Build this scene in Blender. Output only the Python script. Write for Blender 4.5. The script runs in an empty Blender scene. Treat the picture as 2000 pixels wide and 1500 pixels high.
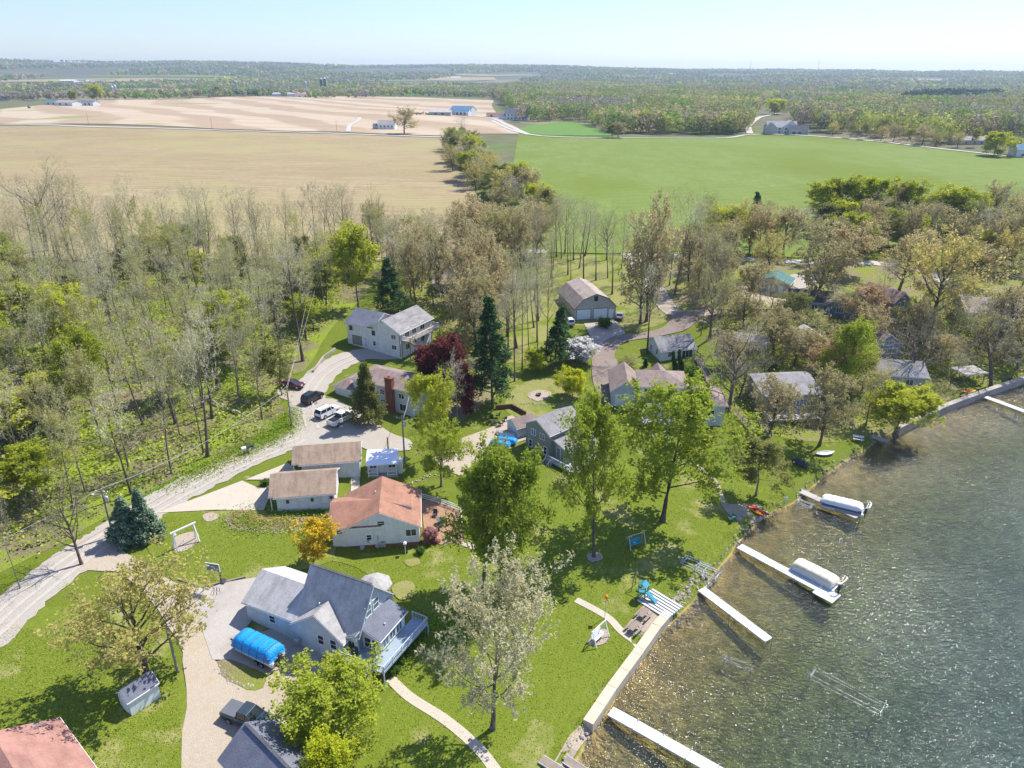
import bpy, bmesh, math, random
import numpy as np
from mathutils import Vector, Matrix
from mathutils.geometry import tessellate_polygon
R=math.radians
sc=bpy.context.scene
col=sc.collection
# ---------------------------------------------------------------- camera, sky, sun, exposure
F=1390.0; PITCH=math.atan(609/1390.); ROLL=R(0.25); CAMZ=62.0
SP,CP=math.sin(PITCH),math.cos(PITCH)
cam=bpy.data.cameras.new('camera'); co=bpy.data.objects.new('camera',cam); col.objects.link(co)
cam.sensor_width=36; cam.lens=F/2000*36; cam.clip_end=60000; cam.clip_start=.5
co.matrix_world=Matrix.Translation((0,0,CAMZ))@Matrix.Rotation(math.pi/2-PITCH,4,'X')@Matrix.Rotation(ROLL,4,'Z')
sc.camera=co
SUN_EL,SUN_AZ=R(52),R(50)
w=bpy.data.worlds.new('World'); sc.world=w; w.use_nodes=True
nt=w.node_tree; bg=nt.nodes['Background']
sky=nt.nodes.new('ShaderNodeTexSky'); sky.sky_type='NISHITA'; sky.sun_disc=False
sky.sun_elevation=SUN_EL; sky.sun_rotation=SUN_AZ; sky.air_density=1.0; sky.dust_density=.15; sky.ozone_density=2.0
tint=nt.nodes.new('ShaderNodeMix'); tint.data_type='RGBA'; tint.blend_type='MULTIPLY'; tint.inputs[0].default_value=1; tg=nt.nodes.new('ShaderNodeTexCoord'); ts=nt.nodes.new('ShaderNodeSeparateXYZ'); nt.links.new(tg.outputs['Generated'],ts.inputs[0]); tm=nt.nodes.new('ShaderNodeMapRange'); tm.inputs[1].default_value=-.02; tm.inputs[2].default_value=.30; nt.links.new(ts.outputs[2],tm.inputs[0]); tc=nt.nodes.new('ShaderNodeMix'); tc.data_type='RGBA'; tc.inputs[6].default_value=(.50,.555,.70,1); tc.inputs[7].default_value=(.92,.89,1.08,1); nt.links.new(tm.outputs[0],tc.inputs[0]); nt.links.new(tc.outputs[2],tint.inputs[7]); nt.links.new(sky.outputs[0],tint.inputs[6]); nt.links.new(tint.outputs[2],bg.inputs[0]); bg.inputs[1].default_value=0.135
sl=bpy.data.lights.new('sun','SUN'); sl.energy=4.4; sl.angle=R(.5); sl.color=(1,.955,.87)
so=bpy.data.objects.new('sun',sl); col.objects.link(so)
sv=Vector((math.sin(SUN_AZ)*math.cos(SUN_EL),math.cos(SUN_AZ)*math.cos(SUN_EL),math.sin(SUN_EL)))
so.rotation_euler=(-sv).to_track_quat('-Z','Y').to_euler(); so.location=(60,40,150)
sc.view_settings.view_transform='Standard'; sc.view_settings.look='None'; sc.view_settings.gamma=1
sc.view_settings.exposure=0.72
cy=sc.cycles
cy.max_bounces=6; cy.diffuse_bounces=2; cy.glossy_bounces=2; cy.transmission_bounces=3; cy.transparent_max_bounces=8; cy.volume_bounces=0
cy.caustics_reflective=False; cy.caustics_refractive=False
# ---------------------------------------------------------------- where things stand
def ray(u,v):
    a=(u-1000)/F; b=(v-750)/F; c,s=math.cos(ROLL),math.sin(ROLL)
    a,b=a*c+b*s,-a*s+b*c
    return (a, CP-b*SP, -SP-b*CP)
def P0(u,v,z=0.0):
    d=ray(u,v); t=(z-CAMZ)/d[2]; return (d[0]*t,d[1]*t)
SH=[P0(u,v) for u,v in [(1110,1500),(1150,1440),(1200,1362),(1262,1270),(1345,1180),(1378,1145),(1432,1072),(1490,1012),(1560,975),(1605,935),(1690,876),(1740,845),(1850,797),(1920,770),(2000,742)]]
SH=[(SH[0][0]-70,SH[0][1]-150),(SH[0][0]-22,SH[0][1]-50)]+SH+[(SH[-1][0]+60,SH[-1][1]+22),(SH[-1][0]+260,SH[-1][1]+60),(SH[-1][0]+900,SH[-1][1]+120)]
_S=np.array(SH)
def sdist(x,y):
    x=np.asarray(x,float);y=np.asarray(y,float)
    best=np.full(x.shape,1e9);sg=np.ones(x.shape)
    for i in range(len(_S)-1):
        ax,ay=_S[i];bx,by=_S[i+1];dx,dy=bx-ax,by-ay
        tc=np.clip(((x-ax)*dx+(y-ay)*dy)/(dx*dx+dy*dy),0,1)
        d=np.hypot(x-ax-tc*dx,y-ay-tc*dy);cr=dx*(y-ay)-dy*(x-ax)
        m=d<best-1e-9;best=np.where(m,d,best);sg=np.where(m,np.where(cr>0,1.,-1.),sg)
    return best*sg
def sm(a,b,t):
    t=np.clip((t-a)/(b-a),0,1);return t*t*(3-2*t)
def zt(x,y):
    x=np.asarray(x,float);y=np.asarray(y,float);s=sdist(x,y)
    z=np.interp(s,[-400,-60,-25,-8,-1.0,0.0,.6,12,35,70,120,200,320],[-6,-4.5,-3,-1.5,-.7,-.1,.9,1.5,3,6,9.5,12,13])
    z=z+4.0*sm(28,60,x)*sm(3,28,s)*(1-sm(60,160,s))
    far=sm(250,600,y)
    z=z+far*(2.0*np.sin(x/130+.6)*np.sin(y/170)+1.5*np.sin(x/57+y/90))
    d=np.hypot(x,y);hl=np.clip(-x/np.maximum(d,1)*1.6+.35,0,1)
    return z+sm(2600,6500,d)*(62+48*hl+9*np.sin(x/900+1)+6*np.sin(x/370+y/800))
def P(u,v,up=0.0):
    d=ray(u,v);t=20.0;last=t
    while t<60000:
        if CAMZ+d[2]*t<=float(zt(d[0]*t,d[1]*t))+up: break
        last=t;t*=1.03
    lo,hi=last,t
    for _ in range(20):
        m=(lo+hi)/2
        if CAMZ+d[2]*m<=float(zt(d[0]*m,d[1]*m))+up: hi=m
        else: lo=m
    return (d[0]*hi,d[1]*hi,CAMZ+d[2]*hi-up)
def Z(x,y): return float(zt(x,y))
def topz(y,v):
    b=(v-750)/F; return CAMZ-y*(SP+b*CP)/(CP-b*SP)
# ---------------------------------------------------------------- materials
MATS={}
class G:
    def __init__(s,name,rough=.85,spec=.3):
        s.m=bpy.data.materials.new(name); s.m.use_nodes=True; s.t=s.m.node_tree; s.b=s.t.nodes['Principled BSDF']
        s.b.inputs['Roughness'].default_value=rough; s.b.inputs['Specular IOR Level'].default_value=spec
        MATS[name]=s.m
    def n(s,t,**k):
        q=s.t.nodes.new(t)
        for a,b in k.items():
            if a in q.inputs: q.inputs[a].default_value=b
            else: setattr(q,a,b)
        return q
    def l(s,a,b): s.t.links.new(a,b)
    def co(s,kind='Object',scale=(1,1,1),rot=0):
        if kind=='World': c=s.n('ShaderNodeNewGeometry').outputs['Position']
        else: c=s.n('ShaderNodeTexCoord').outputs[kind]
        mp=s.n('ShaderNodeMapping'); mp.inputs['Scale'].default_value=scale; mp.inputs['Rotation'].default_value=(0,0,rot)
        s.l(c,mp.inputs[0]); return mp.outputs[0]
    def noise(s,c,scale,detail=4,lo=.35,hi=.65,rough=.6,dist=0):
        q=s.n('ShaderNodeTexNoise'); q.inputs['Scale'].default_value=scale; q.inputs['Detail'].default_value=detail; q.inputs['Roughness'].default_value=rough; q.inputs['Distortion'].default_value=dist
        s.l(c,q.inputs['Vector']); r=s.n('ShaderNodeMapRange'); r.inputs[1].default_value=lo; r.inputs[2].default_value=hi
        s.l(q.outputs['Fac'],r.inputs[0]); return r.outputs[0]
    def mix(s,f,a,b,mode='MIX'):
        q=s.n('ShaderNodeMix',data_type='RGBA',blend_type=mode)
        for i,v in ((0,f),(6,a),(7,b)):
            if hasattr(v,'links') or hasattr(v,'is_linked'): s.l(v,q.inputs[i])
            else: q.inputs[i].default_value=v if i==0 else (*v,1) if len(v)==3 else v
        return q.outputs[2]
    def bump(s,h,dist=.05,strength=.6):
        q=s.n('ShaderNodeBump'); q.inputs['Strength'].default_value=strength; q.inputs['Distance'].default_value=dist
        s.l(h,q.inputs['Height']); s.l(q.outputs[0],s.b.inputs['Normal'])
    def base(s,c): s.l(c,s.b.inputs['Base Color'])
    def rng(s,v,lo,hi,a=0,b=1):
        r=s.n('ShaderNodeMapRange'); r.inputs[1].default_value=lo; r.inputs[2].default_value=hi; r.inputs[3].default_value=a; r.inputs[4].default_value=b
        s.l(v,r.inputs[0]); return r.outputs[0]
def mul(c,k): return tuple(min(1,q*k) for q in c)
def paint(name,c,rough=.6,var=.14,scale=1.5,metal=0,spec=.3,fine=12,bump=0):
    g=G(name,rough,spec); o=g.co(); g.b.inputs['Metallic'].default_value=metal
    a=g.mix(g.noise(o,scale),mul(c,1-var),mul(c,1+var)); a=g.mix(g.noise(o,fine,2),mul(c,1-var*.6),a)
    g.base(g.mix(.5,a,g.mix(g.noise(o,scale*.2,2),mul(c,1-var),mul(c,1+var*.6))))
    if bump: g.bump(g.noise(o,fine,3),bump)
    return g.m
def siding(name,c,step=.22):
    g=G(name,.65,.3); o=g.co(); w_=g.n('ShaderNodeTexWave',wave_type='BANDS',bands_direction='Z',wave_profile='SAW'); w_.inputs['Scale'].default_value=1/step/2/math.pi*6.283/1.0*0.5
    g.l(o,w_.inputs[0]); ln=g.rng(w_.outputs['Fac'],.8,1.0)
    a=g.mix(g.noise(o,.9),mul(c,.86),mul(c,1.05)); st=g.noise(g.co(scale=(2.5,2.5,.25)),1.2,3,.5,.8)
    a=g.mix(st,a,mul(c,.8)); g.base(g.mix(ln,a,mul(c,.62))); return g.m
def shingle(name,c,sc_=1.0,streak=.3):
    g=G(name,.9,.15); o=g.co()
    br=g.n('ShaderNodeTexBrick'); br.inputs['Scale'].default_value=3.2*sc_; br.inputs['Mortar Size'].default_value=.012; br.inputs['Brick Width'].default_value=.9; br.inputs['Row Height'].default_value=.42
    br.inputs['Color1'].default_value=(*mul(c,.86),1); br.inputs['Color2'].default_value=(*mul(c,1.14),1); br.inputs['Mortar'].default_value=(*mul(c,.6),1)
    g.l(o,br.inputs[0]); a=g.mix(g.noise(o,14,2,.3,.7),mul(c,.78),mul(c,1.2)); a=g.mix(.45,a,br.outputs[0])
    b=g.mix(g.noise(g.co(scale=(1.2,.25,.25)),1.6,4,.48,.75),(1,1,1),(1-streak,)*3)
    a=g.mix(1.0,a,b,'MULTIPLY'); d=g.mix(g.noise(o,.5,3),(.86,.86,.86),(1.1,1.1,1.1)); g.base(g.mix(1.0,a,d,'MULTIPLY'))
    g.bump(g.noise(o,9,3),.02,.5); return g.m
def bark(name,c):
    g=G(name,.95,.1); o=g.co(scale=(1,1,.25)); oi=g.n('ShaderNodeObjectInfo')
    a=g.mix(g.noise(o,5,4),mul(c,.55),mul(c,1.35)); h=g.n('ShaderNodeHueSaturation'); g.l(a,h.inputs['Color']); g.l(g.rng(oi.outputs['Random'],0,1,.75,1.25),h.inputs['Value']); g.base(h.outputs[0]); return g.m
def leafm(name,c,c2,trans=.52,hv=.012,vv=.18):
    g=G(name,.75,.15); g.t.nodes.remove(g.b); oi=g.n('ShaderNodeObjectInfo'); o=g.co()
    a=g.mix(g.noise(o,.55,3,.35,.65),c,c2); a=g.mix(g.noise(o,3.5,2,.3,.7),mul(c,.72),a)
    h=g.n('ShaderNodeHueSaturation'); g.l(a,h.inputs['Color']); g.l(g.rng(oi.outputs['Random'],0,1,.5-hv,.5+hv*.6),h.inputs['Hue']); g.l(g.rng(oi.outputs['Random'],0,1,1+vv,1-vv),h.inputs['Value'])
    d=g.n('ShaderNodeBsdfDiffuse'); t=g.n('ShaderNodeBsdfTranslucent'); mx=g.n('ShaderNodeMixShader'); mx.inputs[0].default_value=trans
    g.l(h.outputs[0],d.inputs[0]); g.l(h.outputs[0],t.inputs[0]); g.l(d.outputs[0],mx.inputs[1]); g.l(t.outputs[0],mx.inputs[2])
    g.l(mx.outputs[0],g.t.nodes['Material Output'].inputs[0]); return g.m
def ground(name,cols,sc1=.08,sc2=.9,fine=9,stretch=(1,1,1),rot=0,rough=.95,bump=.05,c3=None,c3s=.2,c3lo=.5,c3hi=.62,rows=None):
    g=G(name,rough,.1); o=g.co('World',stretch,rot); a,b,c=cols
    x=g.mix(g.noise(o,sc1,4),a,b); x=g.mix(g.noise(o,sc2,4,.4,.7),x,c); x=g.mix(g.noise(o,fine,3,.3,.75),mul(a,.7),x)
    x2=g.mix(.6,mul(a,.9),x); x=g.mix(.75,x2,x)
    if c3: x=g.mix(g.noise(g.co('World'),c3s,5,c3lo,c3hi),x,c3)
    if rows:
        wv_=g.n('ShaderNodeTexWave',wave_type='BANDS',bands_direction='X'); wv_.inputs['Scale'].default_value=rows[0]; wv_.inputs['Distortion'].default_value=5; wv_.inputs['Detail'].default_value=2; g.l(g.co('World',(1,1,1),rows[1]),wv_.inputs[0]); x=g.mix(1.0,x,g.mix(wv_.outputs['Fac'],(rows[2],)*3,(1.03,)*3),'MULTIPLY')
    g.base(x)
    if bump: g.bump(g.noise(o,fine*.6,4),bump,.7)
    return g.m
siding('white_siding',(.74,.77,.78)); siding('pale_blue_siding',(.55,.62,.68)); siding('grey_siding',(.42,.43,.40)); siding('tan_siding',(.45,.41,.34)); siding('blue_siding',(.16,.22,.34)); siding('brown_siding',(.16,.11,.08))
siding('green_grey_siding',(.26,.29,.26)); siding('light_grey_siding',(.58,.62,.63)); siding('barn_steel',(.47,.47,.43),.5)
shingle('weathered_grey_roof',(.50,.48,.465),1,.3); shingle('tan_roof',(.36,.265,.19)); shingle('red_roof',(.36,.19,.13),1,.18); shingle('mid_grey_roof',(.29,.275,.27),1,.35); shingle('brown_roof',(.30,.23,.20)); shingle('dark_grey_roof',(.17,.18,.22),1,.1)
shingle('charcoal_roof',(.10,.105,.12)); shingle('pink_roof',(.37,.20,.16),1,.22); shingle('pale_roof',(.42,.40,.38),1,.3); shingle('barn_roof',(.40,.33,.28)); shingle('rust_roof',(.30,.15,.10)); shingle('blue_metal_roof',(.12,.24,.36)); shingle('green_metal_roof',(.10,.21,.19))
paint('white_metal_roof',(.85,.86,.88),.4,.04); paint('white_trim',(.82,.82,.80),.5,.05); paint('pane',(.025,.035,.045),.12,.3,.8,0,.6); paint('sky_pane',(.10,.17,.22),.1,.3,.8,0,.6)
paint('tan_concrete',(.60,.50,.37),.9,.14,.8,fine=10,bump=.01); paint('concrete',(.52,.47,.40),.9,.12,.8,fine=10,bump=.01); paint('brick',(.25,.10,.07),.9,.25,4,fine=14,bump=.02); paint('door_paint',(.70,.80,.86),.5,.06); paint('grey_door',(.22,.23,.22),.5,.1)
paint('deck_wood',(.36,.37,.40),.8,.25,2.5); paint('old_wood',(.28,.23,.18),.9,.3,3); paint('brown_wood',(.16,.09,.05),.9,.3,3); paint('white_deck',(.68,.68,.66),.55,.07,1,fine=6); paint('grey_dock',(.44,.40,.37),.8,.25,2)
paint('steel',(.55,.56,.58),.4,.15,3,.6); paint('dark_steel',(.06,.06,.065),.5,.2,3); paint('pole_wood',(.30,.26,.22),.9,.25,2.5); paint('wire',(.42,.42,.40),.6,.05)
paint('tyre',(.02,.02,.02),.9,.1); paint('white_car',(.78,.79,.80),.22,.02,spec=.6); paint('black_car',(.02,.023,.03),.18,.1,spec=.7); paint('navy_car',(.035,.055,.07),.2,.1,spec=.6); paint('maroon_car',(.09,.025,.03),.22,.1,spec=.6)
paint('silver',(.5,.5,.52),.3,.05,metal=.7); paint('red_lamp',(.5,.02,.02),.3,.05); paint('vinyl_grey',(.14,.15,.17),.55,.15); paint('blue_tarp',(.01,.30,.72),.45,.14,2,fine=5,bump=.05); paint('cream_cover',(.74,.66,.52),.6,.06,2,fine=5,bump=.03); paint('white_cover',(.82,.82,.80),.55,.05,2,fine=5,bump=.02)
paint('dark_cover',(.05,.06,.07),.6,.2,bump=.03); paint('orange_plastic',(.85,.28,.02),.35,.05); paint('red_plastic',(.75,.03,.03),.35,.05); paint('yellow_plastic',(.85,.65,.05),.35,.05); paint('blue_plastic',(.05,.28,.36),.35,.1); paint('green_plastic',(.12,.30,.28),.5,.1)
paint('stone',(.42,.37,.32),.95,.35,1.2,fine=4,bump=.05); paint('mulch',(.40,.25,.17),.95,.3,3,fine=12,bump=.03); paint('brick_paving',(.44,.24,.15),.95,.25,3,fine=9,bump=.02)
paint('sand',(.50,.42,.32),.95,.15,1.5,fine=12,bump=.02); paint('galvanised',(.62,.64,.66),.35,.15,3,.3)
bark('grey_bark',(.20,.17,.135)); bark('dark_bark',(.13,.105,.085)); bark('pale_bark',(.42,.39,.34)); bark('grey_twig',(.58,.52,.38)); bark('tan_twig',(.62,.55,.33)); bark('brown_twig',(.36,.30,.21))
leafm('bud_leaf',(.52,.52,.15),(.56,.52,.22)); leafm('yellowgreen_leaf',(.54,.58,.06),(.42,.50,.05)); leafm('green_leaf',(.40,.50,.05),(.50,.56,.08)); leafm('bright_leaf',(.54,.62,.04),(.60,.62,.05))
leafm('tan_leaf',(.58,.50,.26),(.52,.47,.20)); leafm('gold_leaf',(.66,.58,.19),(.54,.52,.16)); leafm('pale_leaf',(.60,.58,.34),(.66,.61,.36)); leafm('olive_leaf',(.30,.33,.09),(.40,.38,.13))
leafm('pine_leaf',(.07,.15,.06),(.11,.20,.05),.15); leafm('spruce_leaf',(.24,.36,.23),(.31,.40,.22),.18); leafm('dark_leaf',(.06,.13,.04),(.11,.20,.03),.2); leafm('red_leaf',(.19,.055,.045),(.14,.045,.045),.3,.004); leafm('white_blossom',(.86,.84,.80),(.8,.78,.72),.4,.0,.05)
leafm('yellow_blossom',(.75,.55,.03),(.62,.46,.04),.4,.005); leafm('pink_blossom',(.55,.25,.26),(.48,.28,.25),.4,.005); leafm('rust_leaf',(.54,.40,.20),(.50,.41,.20)); leafm('hedge_leaf',(.11,.21,.035),(.17,.28,.04),.2)
M=MATS
# ---------------------------------------------------------------- mesh helpers
def tag(o,label=None,cat=None,group=None,kind=None):
    for k,v in (('label',label),('category',cat),('group',group),('kind',kind)):
        if v: o[k]=v
    return o
def mk(name,verts,faces,mats,parent=None,midx=None,smooth=False,colr=None):
    me=bpy.data.meshes.new(name); me.from_pydata([tuple(map(float,q)) for q in verts] if not isinstance(verts,np.ndarray) else verts.tolist(),[],faces if not isinstance(faces,np.ndarray) else faces.tolist())
    for m in (mats if isinstance(mats,(list,tuple)) else [mats]): me.materials.append(M[m] if isinstance(m,str) else m)
    if midx is not None: me.polygons.foreach_set('material_index',np.asarray(midx,dtype=np.int32))
    if smooth: me.polygons.foreach_set('use_smooth',[True]*len(me.polygons))
    if colr is not None:
        ca=me.color_attributes.new('col','FLOAT_COLOR','POINT'); ca.data.foreach_set('color',np.asarray(colr,dtype=np.float32).ravel())
    me.update(); o=bpy.data.objects.new(name,me); col.objects.link(o)
    if parent is not None: o.parent=parent
    return o
def empty(name,loc,rz=0):
    o=bpy.data.objects.new(name,None); o.location=loc; o.rotation_euler=(0,0,rz); o.empty_display_size=.5; col.objects.link(o); return o
def thing(name,label,cat,loc,rz=0,group=None): return tag(empty(name,loc,rz),label,cat,group)
def children(o): return [c for c in list(KIDS.get(o.name,[]))]
KIDS={}
def kids_index():
    KIDS.clear()
    for o in bpy.data.objects:
        if o.parent: KIDS.setdefault(o.parent.name,[]).append(o)
def copy_tree(root,loc,rz=0,scale=1.0,label=None,group=None):
    r=root.copy(); col.objects.link(r); r.location=loc; r.rotation_euler=(0,0,rz); r.scale=(scale,)*3 if not isinstance(scale,tuple) else scale
    if label: r['label']=label
    if group: r['group']=group
    for c in children(root):
        d=c.copy(); col.objects.link(d); d.parent=r
        for e in children(c):
            f=e.copy(); col.objects.link(f); f.parent=d
    return r
class MB:
    def __init__(s): s.v=[];s.f=[];s.m=[]
    def add(s,v,f,m=0):
        b=len(s.v); s.v+=[tuple(q) for q in v]; s.f+=[tuple(i+b for i in q) for q in f]; s.m+=[m]*len(f); return s
    def box(s,x0,x1,y0,y1,z0,z1,m=0):
        return s.add([(x0,y0,z0),(x1,y0,z0),(x1,y1,z0),(x0,y1,z0),(x0,y0,z1),(x1,y0,z1),(x1,y1,z1),(x0,y1,z1)],[(0,3,2,1),(4,5,6,7),(0,1,5,4),(1,2,6,5),(2,3,7,6),(3,0,4,7)],m)
    def beam(s,a,b,w,h=None,m=0):
        a,b=Vector(a),Vector(b); d=(b-a).normalized(); h=h or w
        x=d.cross(Vector((0,0,1)));
        if x.length<.01: x=Vector((1,0,0))
        x.normalize(); y=x.cross(d); v=[]
        for p in (a,b):
            for i,j in ((-1,-1),(1,-1),(1,1),(-1,1)): v.append(p+x*i*w/2+y*j*h/2)
        return s.add(v,[(0,1,2,3),(7,6,5,4),(0,4,5,1),(1,5,6,2),(2,6,7,3),(3,7,4,0)],m)
    def tube(s,pts,r,n=8,m=0,caps=True):
        pts=[Vector(p) for p in pts]; rs=r if isinstance(r,(list,tuple)) else [r]*len(pts); v=[];f=[]
        for i,p in enumerate(pts):
            d=(pts[min(i+1,len(pts)-1)]-pts[max(i-1,0)]).normalized(); x=d.cross(Vector((0,0,1)))
            if x.length<.02: x=d.cross(Vector((0,1,0)))
            x.normalize(); y=d.cross(x)
            for k in range(n):
                t=2*math.pi*k/n; v.append(p+(x*math.cos(t)+y*math.sin(t))*rs[i])
            if i: 
                for k in range(n): f.append(((i-1)*n+k,(i-1)*n+(k+1)%n,i*n+(k+1)%n,i*n+k))
        if caps: f.append(tuple(range(n-1,-1,-1))); f.append(tuple(range((len(pts)-1)*n,len(pts)*n)))
        return s.add(v,f,m)
    def prism(s,outline,y0,y1,m=0,inset=None):
        # outline in (x,z); extruded along y; inset(x,z)->dy narrowing
        n=len(outline); q=inset or (lambda x,z:0)
        v=[(x,y0+q(x,z),z) for x,z in outline]+[(x,y1-q(x,z),z) for x,z in outline]
        return s.add(v,[tuple(range(n)),tuple(range(2*n-1,n-1,-1))]+[(i,i+n,(i+1)%n+n,(i+1)%n) for i in range(n)],m)
    def lathe(s,prof,n=12,c=(0,0,0),m=0):
        v=[];f=[]
        for r,z in prof:
            for k in range(n): t=2*math.pi*k/n; v.append((c[0]+r*math.cos(t),c[1]+r*math.sin(t),c[2]+z))
        for i in range(len(prof)-1):
            for k in range(n): f.append((i*n+k,i*n+(k+1)%n,(i+1)*n+(k+1)%n,(i+1)*n+k))
        f.append(tuple(range(n-1,-1,-1))); f.append(tuple(range((len(prof)-1)*n,len(prof)*n)))
        return s.add(v,f,m)
    def obj(s,name,mats,parent=None,bevel=0,smooth=False):
        o=mk(name,s.v,s.f,mats,parent,s.m,smooth)
        if bevel:
            b=o.modifiers.new('bevel','BEVEL'); b.width=bevel; b.segments=2; b.limit_method='ANGLE'
        return o
# ---------------------------------------------------------------- ground sheet
def lines(a,b,step,far0,far1,g=1.13):
    L=list(np.arange(a,b+.01,step)); s=step; x=b
    while x<far1: s*=g; x+=s; L.append(x)
    s=step; x=a
    while x>far0: s*=g; x-=s; L.insert(0,x)
    return np.array(L)
GX=lines(-160,200,2,-26000,26000); GY=lines(10,300,2,-400,30000)
X,Y=np.meshgrid(GX,GY); ZZ=zt(X,Y)
nx,ny=len(GX),len(GY)
idx=np.arange(nx*ny).reshape(ny,nx)
fc=np.stack([idx[:-1,:-1],idx[:-1,1:],idx[1:,1:],idx[1:,:-1]],-1).reshape(-1,4)
def ground_material():
    g=G('ground_cover',.95,.1); o=g.co('World'); geo=g.n('ShaderNodeNewGeometry'); sep=g.n('ShaderNodeSeparateXYZ'); g.l(geo.outputs['Position'],sep.inputs[0])
    la=g.mix(g.noise(o,.06,4),(.16,.20,.014),(.22,.24,.03)); la=g.mix(g.noise(o,.5,5,.45,.75),la,(.235,.245,.06)); la=g.mix(g.noise(o,7,3,.25,.8),(.085,.13,.012),la)
    dead=g.noise(o,.22,5,.62,.74); la=g.mix(dead,la,(.36,.30,.16))
    # land further off: pasture, stubble and brown scrub
    fa=g.mix(g.noise(o,.004,3,.4,.6),(.13,.18,.05),(.17,.14,.10)); fa=g.mix(g.noise(o,.0018,2,.56,.62),fa,(.34,.27,.18)); fa=g.mix(g.noise(o,.05,4,.4,.7),fa,(.11,.12,.05))
    dist=g.n('ShaderNodeVectorMath',operation='LENGTH'); g.l(geo.outputs['Position'],dist.inputs[0])
    x=g.mix(g.rng(sep.outputs['Y'],300,420),la,fa)
    wd=g.mix(g.noise(g.co('World',(1,.35,1)),.006,5,.3,.7),(.075,.085,.055),(.13,.12,.08)); x=g.mix(g.rng(dist.outputs['Value'],3000,4500,0,.85),x,wd)
    bed=g.n('ShaderNodeValToRGB'); e=bed.color_ramp.elements; e[0].position=0; e[0].color=(.045,.11,.12,1); e[1].position=1; e[1].color=(.50,.36,.15,1)
    q=bed.color_ramp.elements.new(.45); q.color=(.14,.18,.06,1); q=bed.color_ramp.elements.new(.72); q.color=(.30,.25,.09,1)
    g.l(g.rng(sep.outputs['Z'],-3.6,-.1),bed.inputs[0]); bd=g.mix(g.noise(o,.7,5,.4,.65),mul((1,1,1),.62),(1.25,1.2,1.1)); bd=g.mix(1.0,bed.outputs[0],bd,'MULTIPLY')
    x=g.mix(g.rng(sep.outputs['Z'],-.05,.25),bd,x); g.base(x); g.bump(g.noise(o,5,4),.06,.7); return g.m
ground_material()
gr=mk('ground',np.stack([X.ravel(),Y.ravel(),ZZ.ravel()],-1),fc,'ground_cover',smooth=True); gr['kind']='structure'
def cat(pts,closed=False,n=6):
    pts=[Vector((p[0],p[1])) for p in pts]; N=len(pts); out=[]
    for i in range(N if closed else N-1):
        a=pts[(i-1)%N] if closed or i>0 else pts[0]; b=pts[i]; c=pts[(i+1)%N]; d=pts[(i+2)%N] if closed or i+2<N else pts[-1]
        for k in range(n):
            t=k/n; out.append(.5*((2*b)+(c-a)*t+(2*a-5*b+4*c-d)*t*t+(3*b-a-3*c+d)*t**3))
    if not closed: out.append(pts[-1])
    return out
LEVEL=[0]
def drape(name,poly,mat,lift=.03,smooth=0,wob=0,px=True,kind='structure',**t):
    pts=[P(*p)[:2] for p in poly] if px else poly
    if smooth: pts=cat(pts,True,smooth)
    rr=random.Random(len(poly)*7+int(lift*1000))
    if wob: pts=[(p[0]+rr.uniform(-wob,wob),p[1]+rr.uniform(-wob,wob)) for p in pts]
    bm=bmesh.new(); vs=[bm.verts.new((p[0],p[1],0)) for p in pts]
    for tri in tessellate_polygon([[Vector((p[0],p[1],0)) for p in pts]]):
        try: bm.faces.new([vs[i] for i in tri])
        except ValueError: pass
    xs=[p[0] for p in pts]; ys=[p[1] for p in pts]
    for L,ax,lo,hi in ((GX,0,min(xs),max(xs)),(GY,1,min(ys),max(ys))):
        for c in L[(L>lo)&(L<hi)]:
            n=[0,0,0];n[ax]=1;cc=[0,0,0];cc[ax]=float(c)
            bmesh.ops.bisect_plane(bm,geom=bm.verts[:]+bm.edges[:]+bm.faces[:],dist=1e-5,plane_co=cc,plane_no=n)
    bm.verts.ensure_lookup_table(); a=np.array([v.co[:2] for v in bm.verts]); z=gz(a[:,0],a[:,1])
    for v,q in zip(bm.verts,z): v.co.z=q+lift
    bmesh.ops.recalc_face_normals(bm,faces=bm.faces[:])
    if sum(f.normal.z for f in bm.faces)<0: bmesh.ops.reverse_faces(bm,faces=bm.faces[:])
    me=bpy.data.meshes.new(name); bm.to_mesh(me); bm.free(); me.materials.append(M[mat]); o=bpy.data.objects.new(name,me); col.objects.link(o)
    if kind: o['kind']=kind
    tag(o,**t); return o
def gz(x,y):
    # height of the ground sheet itself (bilinear between its vertices)
    i=np.clip(np.searchsorted(GX,x)-1,0,nx-2); j=np.clip(np.searchsorted(GY,y)-1,0,ny-2)
    tx=(x-GX[i])/(GX[i+1]-GX[i]); ty=(y-GY[j])/(GY[j+1]-GY[j])
    return (ZZ[j,i]*(1-tx)*(1-ty)+ZZ[j,i+1]*tx*(1-ty)+ZZ[j+1,i]*(1-tx)*ty+ZZ[j+1,i+1]*tx*ty)
def ribbon(name,line,wd,mat,lift=.05,wob=0,px=True,smooth=5,off=0,**t):
    pts=[P(*p)[:2] for p in line] if px else line
    pts=cat(pts,False,smooth) if smooth else [Vector(p) for p in pts]; L=[];Rr=[]; N=len(pts); rr=random.Random(N)
    for i,p in enumerate(pts):
        d=(pts[min(i+1,N-1)]-pts[max(i-1,0)]).normalized(); n=Vector((-d.y,d.x)); q=wd[0]+(wd[1]-wd[0])*i/(N-1) if isinstance(wd,tuple) else wd
        L.append(p+n*(off+q/2+rr.uniform(-wob,wob))); Rr.append(p+n*(off-q/2+rr.uniform(-wob,wob)))
    return drape(name,[tuple(p) for p in L+Rr[::-1]],mat,lift,px=False,**t)
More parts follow.
